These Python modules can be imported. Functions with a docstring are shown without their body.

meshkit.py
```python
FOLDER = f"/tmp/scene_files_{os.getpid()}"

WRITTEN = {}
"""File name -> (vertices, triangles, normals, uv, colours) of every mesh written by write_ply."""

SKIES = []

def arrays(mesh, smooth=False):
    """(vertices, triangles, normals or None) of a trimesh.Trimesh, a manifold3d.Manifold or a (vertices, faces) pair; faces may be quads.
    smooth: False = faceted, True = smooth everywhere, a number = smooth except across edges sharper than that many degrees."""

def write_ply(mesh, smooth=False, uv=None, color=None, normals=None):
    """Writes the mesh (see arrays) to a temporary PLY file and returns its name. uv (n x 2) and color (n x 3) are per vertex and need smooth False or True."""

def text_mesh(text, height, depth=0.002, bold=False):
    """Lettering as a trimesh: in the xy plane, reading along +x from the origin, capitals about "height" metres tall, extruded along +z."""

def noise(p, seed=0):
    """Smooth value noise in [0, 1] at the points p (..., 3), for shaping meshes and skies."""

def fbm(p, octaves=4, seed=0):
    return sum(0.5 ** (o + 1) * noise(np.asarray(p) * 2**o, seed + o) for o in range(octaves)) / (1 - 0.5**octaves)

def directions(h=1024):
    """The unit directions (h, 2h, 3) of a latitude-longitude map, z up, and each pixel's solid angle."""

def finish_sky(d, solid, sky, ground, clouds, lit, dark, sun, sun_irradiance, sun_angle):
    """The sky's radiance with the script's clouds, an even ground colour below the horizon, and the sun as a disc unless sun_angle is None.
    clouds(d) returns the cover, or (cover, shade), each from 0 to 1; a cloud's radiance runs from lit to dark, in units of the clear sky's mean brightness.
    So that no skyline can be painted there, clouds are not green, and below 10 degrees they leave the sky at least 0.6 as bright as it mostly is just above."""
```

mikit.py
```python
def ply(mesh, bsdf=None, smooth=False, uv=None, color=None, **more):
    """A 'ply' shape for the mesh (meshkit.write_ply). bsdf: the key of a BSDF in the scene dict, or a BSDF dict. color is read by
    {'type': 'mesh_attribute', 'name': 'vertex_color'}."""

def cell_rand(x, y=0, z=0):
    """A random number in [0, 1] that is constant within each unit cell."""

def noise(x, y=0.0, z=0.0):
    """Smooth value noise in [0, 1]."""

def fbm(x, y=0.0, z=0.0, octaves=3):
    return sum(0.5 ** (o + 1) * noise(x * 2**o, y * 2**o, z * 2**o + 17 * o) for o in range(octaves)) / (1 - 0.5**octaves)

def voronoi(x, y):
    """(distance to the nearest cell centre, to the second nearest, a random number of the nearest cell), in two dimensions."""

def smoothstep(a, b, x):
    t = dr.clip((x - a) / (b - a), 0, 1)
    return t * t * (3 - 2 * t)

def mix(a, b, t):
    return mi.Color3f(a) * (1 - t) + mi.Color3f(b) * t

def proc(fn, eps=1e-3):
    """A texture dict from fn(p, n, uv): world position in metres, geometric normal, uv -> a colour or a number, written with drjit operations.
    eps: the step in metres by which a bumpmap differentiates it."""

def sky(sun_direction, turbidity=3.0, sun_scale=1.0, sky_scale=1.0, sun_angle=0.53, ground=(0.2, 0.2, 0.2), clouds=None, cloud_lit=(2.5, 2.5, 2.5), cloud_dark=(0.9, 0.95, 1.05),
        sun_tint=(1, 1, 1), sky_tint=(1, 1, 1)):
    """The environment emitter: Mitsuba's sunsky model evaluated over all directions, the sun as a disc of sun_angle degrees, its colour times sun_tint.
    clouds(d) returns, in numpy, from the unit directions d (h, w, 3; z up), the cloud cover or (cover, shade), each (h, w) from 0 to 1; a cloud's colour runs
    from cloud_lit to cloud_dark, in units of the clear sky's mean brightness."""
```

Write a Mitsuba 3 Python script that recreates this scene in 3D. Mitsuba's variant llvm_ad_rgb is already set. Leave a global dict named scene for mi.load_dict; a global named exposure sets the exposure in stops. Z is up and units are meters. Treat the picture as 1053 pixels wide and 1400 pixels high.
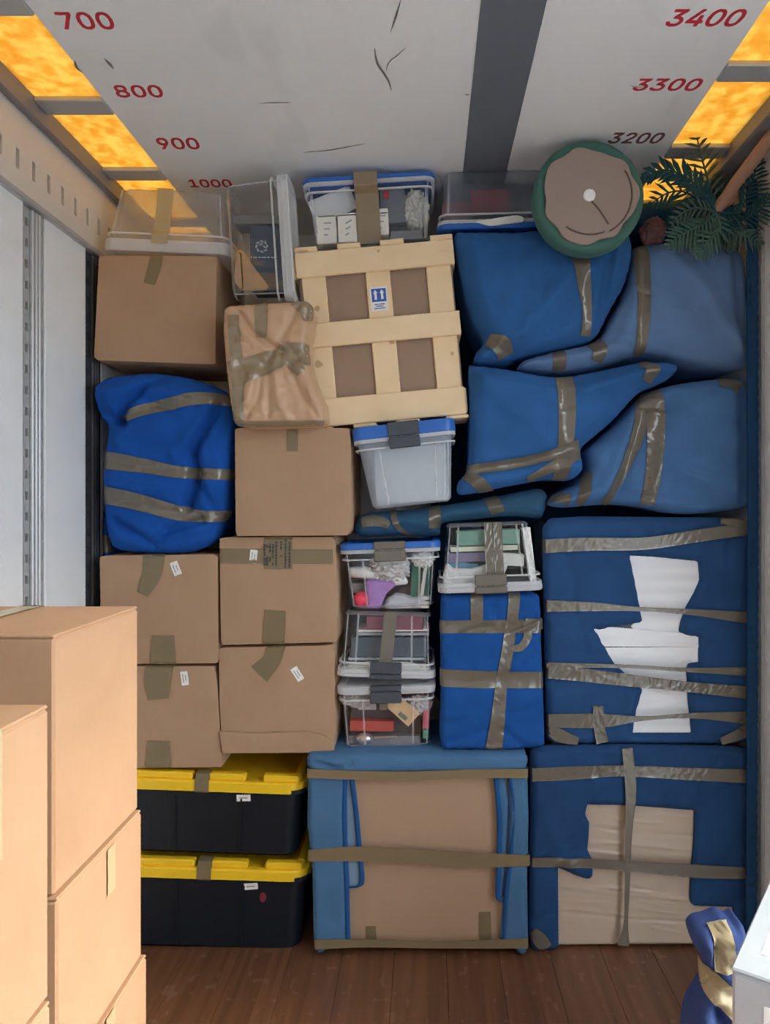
import math, random
import numpy as np, trimesh, shapely
import mitsuba as mi, drjit as dr
import mikit, meshkit
from mikit import fbm, noise, mix, smoothstep
from scipy.spatial import Delaunay, cKDTree
from scipy.interpolate import LinearNDInterpolator, NearestNDInterpolator
from shapely.geometry import Polygon, Point

rng = np.random.default_rng(7)
scene, labels = {}, {}
T = mi.ScalarTransform4f
F, CX, CY, EYE = 1000.0, 585.0, 690.0, 1.647      # focal length in pixels, vanishing point, eye height
# ---------------------------------------------------------------- camera, light, exposure
scene['camera'] = {'type': 'perspective', 'fov_axis': 'x', 'fov': 2 * math.degrees(math.atan(526.5 / F)), 'near_clip': 0.05, 'far_clip': 500.0,
                   'principal_point_offset_x': -(CX - 526.5) / 1053, 'principal_point_offset_y': -(CY - 700) / 1400,
                   'to_world': T().look_at(origin=[0, 0, EYE], target=[0, 1, EYE], up=[0, 0, 1])}


def overcast(d):
    n = meshkit.fbm(d * np.array([3, 3, 6.0]) + 5, 4, 3)
    return np.clip((n - 0.25) * 5, 0, 1), np.clip((n - 0.55) * 2, 0, 1)


scene['sky'] = mikit.sky([0.80, -0.12, 0.55], turbidity=4, sun_scale=0.21, sky_scale=1.0, sun_angle=24.0, ground=(0.25, 0.25, 0.24),
                         clouds=overcast, cloud_lit=(2.35, 2.55, 2.80), cloud_dark=(1.2, 1.33, 1.5))
exposure = 4.2


# ---------------------------------------------------------------- helpers
def P(px, py, Y):
    return np.array([(px - CX) / F * Y, Y, EYE + (CY - py) / F * Y])


def unique(base):
    k, i = base, 0
    while k in labels or k in scene:
        i += 1
        k = f'{base}_{i:03d}'
    return k


def thing(base, label, category, group=None, kind=None):
    k = unique(base)
    labels[k] = {'label': label, 'category': category}
    if group: labels[k]['group'] = group
    return k


def struct(k, label=None):
    labels[k] = {'kind': 'structure'}
    if label: labels[k]['label'] = label
    return k


def part(parent, base, mesh, bsdf, smooth=False, label=None, color=None, kind=None):
    """One entry under parent; base None: the thing itself is this mesh."""
    k = parent if base is None else unique(f'{parent}__{base}')
    if color is not None:
        v = meshkit.arrays(mesh)[0]
        color = tint(v, color)
    scene[k] = mikit.ply(mesh, bsdf, smooth, color=color)
    if base is not None and (label or kind):
        labels[k] = {x: y for x, y in (('label', label), ('kind', kind)) if y}
    return k


def tint(v, c, amount=0.16, freq=9.0):
    n = meshkit.fbm(np.asarray(v) * freq + 31, 3, 5)
    return np.clip(np.asarray(c)[None] * (1 - amount + 2 * amount * n[:, None]), 0, 1)


def lin(r, g, b):
    c = np.array([r, g, b]) / 255.0
    return np.where(c <= 0.04045, c / 12.92, ((c + 0.055) / 1.055) ** 2.4).tolist()


def rgb(c):
    return {'type': 'rgb', 'value': [float(x) for x in c]}


def hull_box(x0, x1, y0, y1, z0, z1, c=0.004):
    c = min(c, 0.45 * min(x1 - x0, y1 - y0, z1 - z0))
    p = []
    for sx, x in ((1, x0), (-1, x1)):
        for sy, y in ((1, y0), (-1, y1)):
            for sz, z in ((1, z0), (-1, z1)):
                p += [(x, y + sy * c, z + sz * c), (x + sx * c, y, z + sz * c), (x + sx * c, y + sy * c, z)]
    return trimesh.convex.convex_hull(np.array(p))


def join(ms):
    ms = [trimesh.Trimesh(*meshkit.arrays(m)[:2], process=False) if not isinstance(m, trimesh.Trimesh) else m for m in ms]
    return trimesh.util.concatenate(ms)


def resample(pts, step):
    pts = np.asarray(pts, float)
    d = np.r_[0, np.cumsum(np.linalg.norm(np.diff(pts, axis=0), axis=1))]
    n = max(2, int(round(d[-1] / step)) + 1)
    s = np.linspace(0, d[-1], n)
    return np.stack([np.interp(s, d, pts[:, k]) for k in range(pts.shape[1])], 1)


def catmull(pts, closed=False, n=6):
    pts = np.asarray(pts, float)
    m, out = len(pts), []
    for i in range(m if closed else m - 1):
        p = [pts[(i + k) % m] if closed else pts[min(max(i + k, 0), m - 1)] for k in (-1, 0, 1, 2)]
        for t in np.arange(n) / n:
            out.append(0.5 * (2 * p[1] + (p[2] - p[0]) * t + (2 * p[0] - 5 * p[1] + 4 * p[2] - p[3]) * t * t + (3 * p[1] - p[0] - 3 * p[2] + p[3]) * t ** 3))
    if not closed: out.append(pts[-1])
    return np.array(out)


def seg_dist(q, pts):
    """distance of the points q (n, 2) to a polyline"""
    best = np.full(len(q), 9.0)
    for a, b in zip(pts[:-1], pts[1:]):
        ab = b - a
        t = np.clip(((q - a) @ ab) / max(ab @ ab, 1e-12), 0, 1)
        best = np.minimum(best, np.linalg.norm(q - a - t[:, None] * ab, axis=1))
    return best


class Slab:
    """A soft or stiff body whose outline stands at depth Y and that runs back by depth; its front is rounded over r and carries a relief.
    creases: (polyline px, width px, height m); height < 0 is a groove."""

    def __init__(s, outline, Y, depth, r=0.02, res=0.012, holes=(), soft=False, amp=0.0, freq=6.0, seed=0, creases=(), bulge=0.0, inset=0.0, rough=0.0, folds=0.0):
        s.Y, s.r, s.bulge, s.folds = Y, r, bulge, folds
        o = catmull(outline, True) if soft else np.asarray(outline, float)
        to = lambda q: np.stack([np.clip((np.asarray(q, float)[:, 0] - CX) / F * Y, XL + 0.008, XR - 0.018), EYE + (CY - np.asarray(q, float)[:, 1]) / F * Y], 1)
        s.to = to
        poly = Polygon(to(o), [to(h) for h in holes]).buffer(0)
        if not soft and r > 0: k = min(r * 0.8, 0.012 if holes else 1); poly = poly.buffer(-k).buffer(k)
        if poly.geom_type != 'Polygon': poly = max(poly.geoms, key=lambda g: g.area)
        s.poly, s.amp, s.freq, s.seed, s.rough = poly, amp, freq, seed, rough
        s.creases = [(to(c[0]), c[1] / F * Y, c[2]) for c in creases]
        s.rings = [np.asarray(g.coords) for g in [poly.exterior, *poly.interiors]]
        fine = np.vstack([resample(g, 0.004) for g in s.rings])
        s.edge = cKDTree(fine); s.fine = fine
        bound = np.vstack([resample(g, res)[:-1] for g in s.rings])
        x0, z0, x1, z1 = poly.bounds
        gx, gz = np.meshgrid(np.arange(x0, x1, res), np.arange(z0, z1, res * 0.87))
        gx = gx + (np.arange(len(gx)) % 2)[:, None] * res / 2
        q = np.stack([gx.ravel(), gz.ravel()], 1)
        q = q[shapely.contains_xy(poly, q[:, 0], q[:, 1])]
        q = q[s.edge.query(q)[0] > 0.6 * res]
        q = np.vstack([bound, q])
        tri = Delaunay(q).simplices
        c = q[tri].mean(1)
        tri = tri[shapely.contains_xy(poly, c[:, 0], c[:, 1])]
        a, b, c = (q[tri[:, k]] for k in range(3))
        area = (b[:, 0] - a[:, 0]) * (c[:, 1] - a[:, 1]) - (b[:, 1] - a[:, 1]) * (c[:, 0] - a[:, 0])
        tri = np.where((area < 0)[:, None], tri[:, ::-1], tri)[np.abs(area) > 1e-10]
        front = np.stack([q[:, 0], s.y(q), q[:, 1]], 1)
        mid = q.mean(0)
        back = np.stack([mid[0] + (q[:, 0] - mid[0]) * (1 - inset), np.full(len(q), Y + depth), mid[1] + (q[:, 1] - mid[1]) * (1 - inset)], 1)
        e = np.vstack([tri[:, [0, 1]], tri[:, [1, 2]], tri[:, [2, 0]]])
        code = set(map(tuple, e.tolist()))
        e = np.array([x for x in e.tolist() if (x[1], x[0]) not in code])
        n = len(q)
        sides = np.vstack([np.stack([e[:, 1], e[:, 0], e[:, 0] + n], 1), np.stack([e[:, 1], e[:, 0] + n, e[:, 1] + n], 1)])
        s.mesh = trimesh.Trimesh(np.vstack([front, back]), np.vstack([tri, tri[:, ::-1] + n, sides]), process=False)
        s.layer = 0

    def y(s, q):
        q = np.asarray(q, float)
        d = s.edge.query(q)[0]
        t = np.minimum(d / max(s.r, 1e-6), 1)
        y = s.Y + s.r * (1 - np.sqrt(np.maximum(1 - (1 - t) ** 2, 0)))
        h = np.zeros(len(q))
        p3 = np.stack([q[:, 0], q[:, 1], np.full(len(q), s.seed * 3.7)], 1)
        if s.amp: h += s.amp * 2 * (meshkit.fbm(p3 * s.freq, 3, s.seed) - 0.5)
        if s.rough: h += s.rough * 2 * (meshkit.fbm(p3 * 38, 2, s.seed + 9) - 0.5)
        if s.folds:
            for j, (a, f1, f2) in enumerate(((0.5 + s.seed * 1.7, 3.0, 10.0), (2.1 + s.seed * 0.9, 4.0, 15.0))):
                u, w = q[:, 0] * math.cos(a) + q[:, 1] * math.sin(a), -q[:, 0] * math.sin(a) + q[:, 1] * math.cos(a)
                n = meshkit.noise(np.column_stack([u * f1, w * f2, np.full(len(q), s.seed + j * 5.0)]), s.seed + j)
                m = meshkit.noise(np.column_stack([q * 5, np.full(len(q), j + 2.0)]), s.seed + 3)
                h -= s.folds / (1 + j) * np.exp(-((n - 0.5) / 0.075) ** 2) * np.clip(m * 2.2 - 0.5, 0, 1)
        for line, w, a in s.creases: h += a * np.exp(-(seg_dist(q, line) / w) ** 2)
        if s.bulge: h += s.bulge * np.minimum(d / 0.18, 1) ** 0.5
        return y - h * np.minimum(d / max(s.r, 0.01), 1)

    def at(s, q, off):
        """points on the surface in front of q (plane metres); beyond the outline they turn back along the side"""
        q = np.asarray(q, float)
        inside = shapely.contains_xy(s.poly, q[:, 0], q[:, 1])
        p = np.stack([q[:, 0], s.y(q) - off, q[:, 1]], 1)
        if (~inside).any():
            d, i = s.edge.query(q[~inside])
            b = s.fine[i]
            out = (q[~inside] - b) / np.maximum(d, 1e-9)[:, None]
            o = np.broadcast_to(off, len(q))[~inside]
            b2 = b + out * np.minimum(o, d)[:, None]
            p[~inside] = np.stack([b2[:, 0], s.Y + s.r + d, b2[:, 1]], 1)
        return p


def strip(points):
    """thin solid from a grid of points (n, m, 3): the sheet and its back 0.8 mm behind"""
    n, m, _ = points.shape
    back = points + np.array([0, 0.0009, 0])
    v = np.vstack([points.reshape(-1, 3), back.reshape(-1, 3)])
    i = np.arange(n * m).reshape(n, m)
    a, b, c, d = i[:-1, :-1].ravel(), i[1:, :-1].ravel(), i[1:, 1:].ravel(), i[:-1, 1:].ravel()
    f = np.vstack([np.stack([a, b, c], 1), np.stack([a, c, d], 1)])
    k = n * m
    fb = f[:, ::-1] + k
    ring = np.r_[i[0, :], i[1:, -1], i[-1, -2::-1], i[-2:0:-1, 0]]
    r2 = np.roll(ring, -1)
    side = np.vstack([np.stack([r2, ring, ring + k], 1), np.stack([r2, ring + k, r2 + k], 1)])
    mesh = trimesh.Trimesh(v, np.vstack([f, fb, side]), process=False)
    if (mesh.face_normals[: len(f), 1]).mean() > 0: mesh.invert()
    return mesh


def tape(parent, s, pts, width, wrinkle=0.0010, seed=None, bsdf='tape', curve=True, label=None, name='tape', off=0.0016):
    """a band of tape on the slab s along pts (px); width in px, a number or one per point"""
    pts = np.asarray(pts, float)
    w = np.full(len(pts), width, float) if np.ndim(width) == 0 else np.asarray(width, float)
    line = np.column_stack([s.to(pts), w / F * s.Y])
    if curve and len(line) > 2: line = catmull(line, False, 8)
    line = resample(line, 0.006)
    t = np.gradient(line[:, :2], axis=0)
    t /= np.maximum(np.linalg.norm(t, axis=1, keepdims=True), 1e-9)
    nrm = np.stack([-t[:, 1], t[:, 0]], 1)
    m = 7
    g = line[:, None, :2] + nrm[:, None] * (np.linspace(-0.5, 0.5, m)[None, :, None] * line[:, 2][:, None, None])
    s.layer += 1
    q = g.reshape(-1, 2)
    seed = s.layer + s.seed * 13 if seed is None else seed
    wr = 0.7 * wrinkle * (meshkit.noise(np.column_stack([q * 110, np.full(len(q), seed * 1.3)]), 3) + 0.6 * meshkit.noise(np.column_stack([q * 210, np.full(len(q), seed * 2.3)]), 4))
    p = s.at(q, off + s.layer * 0.0006 + wr)
    return part(parent, name, strip(p.reshape(len(line), m, 3)), bsdf, True, label)


def patch(parent, s, name, quad, bsdf, off=0.002, label=None, thick=0.001):
    """a small flat sticker on slab s with the corners quad (px)"""
    q = s.to(quad)
    n = 4
    u = np.linspace(0, 1, n)
    a = q[0] + (q[1] - q[0]) * u[:, None]; b = q[3] + (q[2] - q[3]) * u[:, None]
    g = a[:, None] + (b - a)[:, None] * u[None, :, None]
    y = s.y(g.reshape(-1, 2)).min() - off
    p = np.column_stack([g.reshape(-1, 2)[:, 0], np.full(n * n, y), g.reshape(-1, 2)[:, 1]])
    k = part(parent, name, strip(p.reshape(n, n, 3)), bsdf, False, label)
    return k, y


def quad_around(cx, cy, w, h, deg=0):
    a = math.radians(deg)
    u, v = np.array([math.cos(a), math.sin(a)]) * w / 2, np.array([-math.sin(a), math.cos(a)]) * h / 2
    c = np.array([cx, cy])
    return [c - u - v, c + u - v, c + u + v, c - u + v]


def sticker(parent, s, cx, cy, w, h, deg=0, lines=2):
    k, y = patch(parent, s, 'sticker', quad_around(cx, cy, w, h, deg), 'white_paper', label='small white sticker')
    a = math.radians(deg)
    for i in range(lines):
        o = np.array([math.cos(a), math.sin(a)]) * w * (i - (lines - 1) / 2) * 0.36
        q = s.to(quad_around(cx + o[0], cy + o[1], w * 0.14, h * (0.62 if i == 0 else 0.42), deg))
        p = np.column_stack([q[:, 0], np.full(4, y - 0.0006), q[:, 1]])
        part(k, 'print', strip(p[[0, 1, 3, 2]].reshape(2, 2, 3)), 'grey_print')
    return k


def place(mesh, px, py, Y, deg=0, scale=1.0):
    """local x right, z up, y away -> turned counter-clockwise in the picture plane by deg, at the pixel's point"""
    m = mesh.copy() if isinstance(mesh, trimesh.Trimesh) else join([mesh])
    m.apply_scale(scale)
    m.apply_transform(trimesh.transformations.rotation_matrix(-math.radians(deg), [0, 1, 0]))
    m.apply_translation(P(px, py, Y))
    return m


# ---------------------------------------------------------------- materials
def principled(c, rough=0.6, **kw):
    return {'type': 'twosided', 'b': {'type': 'principled', 'base_color': c if isinstance(c, dict) else rgb(c), 'roughness': rough, **kw}}


scene['fabric'] = principled({'type': 'mesh_attribute', 'name': 'vertex_color'}, 0.95, specular=0.15, sheen=0.25)
scene['painted'] = principled({'type': 'mesh_attribute', 'name': 'vertex_color'}, 0.5, specular=0.4)
def card_fn(p, n, uv):
    g = fbm(p.x * 5 + 3, p.y * 5, p.z * 5, 3) * 0.86 + noise(p.x * 160, p.y * 160, p.z * 24) * 0.14
    return mix((0.37, 0.235, 0.145), (0.46, 0.305, 0.195), g)
scene['cardboard'] = principled(mikit.proc(card_fn), 0.8, specular=0.25)
scene['cardboard_wrapped'] = principled((0.50, 0.40, 0.31), 0.28, specular=0.5)
scene['kraft_paper'] = principled((0.52, 0.34, 0.21), 0.4, specular=0.4)
def wood_fn(p, n, uv):
    g = fbm(p.x * 9 + 2 * noise(p.x * 3, p.y * 3, p.z * 3), p.y * 9, p.z * 9, 3)
    knot = smoothstep(0.88, 0.93, noise(p.x * 22 + 4, p.y * 14, p.z * 24 + 1))
    return mix(mix((0.78, 0.58, 0.34), (0.88, 0.71, 0.47), g), (0.42, 0.22, 0.10), knot * 0.6)
scene['pine'] = principled(mikit.proc(wood_fn), 0.65, specular=0.3)
scene['hardboard'] = principled((0.33, 0.23, 0.165), 0.7, specular=0.25)
scene['tape'] = principled((0.135, 0.12, 0.092), 0.15, specular=0.7, clearcoat=0.4)
scene['tape_on_card'] = principled((0.205, 0.16, 0.09), 0.3, specular=0.6)
scene['tape_brown'] = principled((0.25, 0.19, 0.115), 0.2, specular=0.7, clearcoat=0.4)
scene['tape_pale'] = principled((0.42, 0.36, 0.22), 0.25, specular=0.6)
scene['white_paper'] = principled((0.8, 0.79, 0.75), 0.6)
scene['ink'] = principled((0.05, 0.05, 0.055), 0.6)
scene['red_ink'] = principled((0.50, 0.03, 0.05), 0.6)
scene['blue_ink'] = principled((0.04, 0.13, 0.5), 0.5)
scene['blue_plastic'] = principled((0.03, 0.14, 0.5), 0.35, specular=0.5)
scene['yellow_plastic'] = principled((0.85, 0.55, 0.02), 0.35, specular=0.5)
scene['black_plastic'] = principled((0.006, 0.010, 0.016), 0.45, specular=0.4)
scene['grey_plastic'] = principled((0.055, 0.068, 0.085), 0.4, specular=0.5)
scene['steel'] = principled((0.45, 0.47, 0.48), 0.4, specular=0.5, metallic=0.3)
scene['dark_steel'] = principled((0.055, 0.06, 0.07), 0.5)
def wall_fn(p, n, uv):
    s = smoothstep(0.7, 0.85, noise(p.x * 9, p.y * 25, p.z * 9))
    return mix((0.76, 0.80, 0.81), (0.60, 0.63, 0.64), s * 0.10 + 0.2 * fbm(p.x * 2, p.y * 2, p.z * 2, 3))
scene['wall_white'] = principled(mikit.proc(wall_fn), 0.5, specular=0.4)
def ceil_fn(p, n, uv):
    g = fbm(p.x * 3, p.y * 3, 1.0, 4)
    d = smoothstep(0.62, 0.8, fbm(p.x * 9 + 7, p.y * 3, 4.0, 3))
    return mix(mix((0.71, 0.74, 0.75), (0.80, 0.83, 0.84), g), (0.42, 0.42, 0.40), d * 0.12)
scene['ceiling_white'] = principled(mikit.proc(ceil_fn), 0.5, specular=0.4)
def floor_fn(p, n, uv):
    b = mikit.cell_rand(dr.floor(p.x / 0.19 + 100), 3.0, 1.0)
    g = fbm(p.x * 60, p.y * 3, b * 9, 3)
    c = mix((0.080, 0.035, 0.019), (0.20, 0.092, 0.046), 0.35 * b + 0.65 * g)
    return mix(c, (0.42, 0.33, 0.25), smoothstep(0.86, 0.92, noise(p.x * 45, p.y * 30, 2.0)) * 0.10)
scene['floor_wood'] = principled(mikit.proc(floor_fn), 0.38, specular=0.5)
def amber_fn(p, n, uv):
    g = fbm(p.x * 34, p.y * 34, 1.0, 4)
    return mix((0.76, 0.48, 0.11), (0.88, 0.66, 0.25), smoothstep(0.2, 0.8, g))
scene['amber_sheet'] = {'type': 'principledthin', 'base_color': mikit.proc(amber_fn), 'diff_trans': 1.0, 'roughness': 0.6, 'eta': 1.3}
scene['clear_plastic'] = {'type': 'thindielectric', 'int_ior': 1.4, 'specular_transmittance': rgb((0.95, 0.97, 0.98))}
scene['semi_plastic'] = {'type': 'blendbsdf', 'weight': 0.32, 'a': {'type': 'thindielectric', 'int_ior': 1.45},
                         'b': {'type': 'principledthin', 'base_color': rgb((0.78, 0.80, 0.82)), 'diff_trans': 1.0, 'roughness': 0.4, 'eta': 1.4}}
scene['milky_plastic'] = {'type': 'blendbsdf', 'weight': 0.62, 'a': {'type': 'thindielectric', 'int_ior': 1.45},
                          'b': {'type': 'principledthin', 'base_color': rgb((0.90, 0.93, 0.95)), 'diff_trans': 0.6, 'roughness': 0.4, 'eta': 1.4}}
scene['edge_plastic'] = {'type': 'blendbsdf', 'weight': 0.15, 'a': {'type': 'thindielectric', 'int_ior': 1.45},
                         'b': {'type': 'principledthin', 'base_color': rgb((0.90, 0.93, 0.95)), 'diff_trans': 0.6, 'roughness': 0.4, 'eta': 1.4}}
scene['white_gloss'] = principled((0.80, 0.82, 0.84), 0.3, specular=0.5)
scene['asphalt'] = principled((0.30, 0.30, 0.29), 0.9)

# ---------------------------------------------------------------- the setting: a lorry body
XL, XR, ZC, YB, YR = -1.262, 1.226, 2.917, 3.45, -2.0     # left wall, right wall, ceiling, bulkhead, rear sill
struct('ground', 'pale concrete yard around the lorry'); scene['ground'] = mikit.ply(hull_box(-60, 60, -60, 60, -1.2, -1.1), 'asphalt')
struct('floor')
scene['floor__bed'] = mikit.ply(hull_box(XL - 0.06, XR + 0.06, YR, YB + 0.05, -0.06, -0.021), 'dark_steel')
x = XL
while x < XR - 0.01:
    x1 = min(x + 0.19, XR)
    part('floor', 'plank', hull_box(x + 0.0005, x1 - 0.0005, YR, YB, -0.02, 0, 0.001), 'floor_wood')
    x = x1
struct('ceiling')
AL0, AL1, AR0, AR1 = -1.235, -1.018, 0.863, 1.073         # the translucent strips of the roof
part('ceiling', 'white_panel', hull_box(AL1, AR0, YR, YB, ZC, ZC + 0.03, 0.002), 'ceiling_white')
part('ceiling', 'seam_strip', hull_box(0.134, 0.300, YR, YB, ZC - 0.003, ZC + 0.001, 0.001), 'strip_grey', label='dark grey seam strip')
scene['strip_grey'] = principled((0.13, 0.15, 0.175), 0.5)
for x0, x1 in ((AL0 - 0.03, AL1), (AR0, AR1 + 0.03)):
    part('ceiling', 'translucent_panel', hull_box(x0, x1, YR, YB, ZC + 0.012, ZC + 0.0145, 0.001), 'amber_sheet', label='amber translucent roof panel')
for x0, x1, ys in ((AL0, AL1, (-1.54, -1.06, -0.58, -0.10, 0.38, 0.86, 1.34, 1.81, 2.29, 2.77, 3.25)), (AR0, AR1, (-1.72, -1.24, -0.76, -0.28, 0.2, 0.68, 1.16, 1.62, 2.105, 2.59, 3.07))):
    for y in ys:
        part('ceiling', 'crossbar', hull_box(x0, x1, y, y + 0.085, ZC - 0.006, ZC + 0.011, 0.003), 'steel')
part('ceiling', 'edge_rail', hull_box(XL, AL0, YR, YB, ZC - 0.055, ZC + 0.03, 0.006), 'rail_grey')
part('ceiling', 'edge_rail', hull_box(AR1, AR1 + 0.11, YR, YB, ZC - 0.045, ZC + 0.03, 0.006), 'rail_grey')
scene['rail_grey'] = principled((0.20, 0.20, 0.21), 0.5, specular=0.4)
for text, x0, x1, py0, py1, bs in (('700', 78, 152, 16, 40, 'red_ink'), ('800', 155, 220, 116, 133, 'red_ink'), ('900', 213, 270, 188, 204, 'red_ink'), ('1000', 257, 315, 245, 256, 'red_ink'),
                                   ('3400', 913, 1015, 12, 36, 'red_ink'), ('3300', 867, 957, 107, 124, 'red_ink'), ('3200', 833, 905, 181, 196, 'grey_red')):
    h0 = ZC - EYE
    yn, yf = F * h0 / (CY - py0), F * h0 / (CY - py1)
    ym = F * h0 / (CY - (py0 + py1) / 2)
    m = meshkit.text_mesh(text, 0.07, 0.001, True)
    b = m.bounds
    m.apply_translation([-b[0, 0], -b[0, 1], 0])
    m.apply_scale([(x1 - x0) / F * ym / (b[1, 0] - b[0, 0]), (yf - yn) / (b[1, 1] - b[0, 1]), 1])
    m.apply_transform(np.array([[1, 0.12, 0, (x0 - CX) / F * ym], [0, -1, 0, yf], [0, 0, -1, ZC], [0, 0, 0, 1.0]]))
    part('ceiling', 'number', m, bs, label='printed number ' + text)
scene['grey_red'] = principled((0.16, 0.07, 0.08), 0.6)


def ceiling_mark(pts, w):
    q = np.array([[(a - CX) * (ZC - EYE) / (CY - b), F * (ZC - EYE) / (CY - b)] for a, b in pts])
    q = resample(catmull(q), 0.01)
    t = np.gradient(q, axis=0); t /= np.linalg.norm(t, axis=1, keepdims=True)
    n = np.stack([-t[:, 1], t[:, 0]], 1)
    ww = w * np.sin(np.linspace(0.15, math.pi - 0.15, len(q)))[:, None]
    a, b = q - n * ww, q + n * ww
    k = len(q)
    v = np.vstack([np.c_[a, np.full(k, ZC - 0.0008)], np.c_[b, np.full(k, ZC - 0.0008)]])
    i = np.arange(k - 1)
    f = np.vstack([np.stack([i, i + 1, i + 1 + k], 1), np.stack([i, i + 1 + k, i + k], 1)])
    part('ceiling', 'scuff_mark', trimesh.Trimesh(v, f, process=False), 'scuff')
scene['scuff'] = principled((0.17, 0.17, 0.165), 0.7)
for pts, w in (([(512, 66), (516, 86), (525, 100), (532, 112), (535, 124)], 0.004), ([(528, 98), (532, 85), (545, 74), (556, 64)], 0.002), ([(548, 0), (542, 20), (534, 44)], 0.003),
               ([(415, 208), (450, 205), (500, 196)], 0.003), ([(143, 80), (150, 87), (155, 94)], 0.005), ([(102, 82), (105, 92), (114, 100)], 0.004), ([(635, 128), (640, 130), (643, 129)], 0.003),
               ([(862, 117), (875, 119), (884, 117)], 0.002), ([(355, 141), (385, 140), (398, 141)], 0.002)):
    ceiling_mark(pts, w)

SIDE, SIDE0 = 1.95, -1.0     # the right-hand curtain is drawn back between these
# left wall: panels, slotted posts, slotted header
struct('wall_left'); struct('wall_right'); struct('wall_front'); struct('wall_back')
part('wall_left', 'lining', hull_box(XL - 0.06, XL - 0.03, YR, YB, 0, ZC, 0.002), 'dark_steel')


def slotted(x, y0, y1, z0, z1, slots, thick=0.02):
    """a plate in the plane X = x with slots (y, z, width, height)"""
    pl = shapely.box(y0, z0, y1, z1).difference(shapely.union_all([shapely.box(a - c / 2, b - d / 2, a + c / 2, b + d / 2) for a, b, c, d in slots]))
    m = trimesh.creation.extrude_polygon(pl, thick, engine='earcut')
    m.apply_transform(np.array([[0, 0, -1, x], [1, 0, 0, 0], [0, 1, 0, 0], [0, 0, 0, 1.0]]))
    if m.volume < 0: m.invert()
    return m


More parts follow.
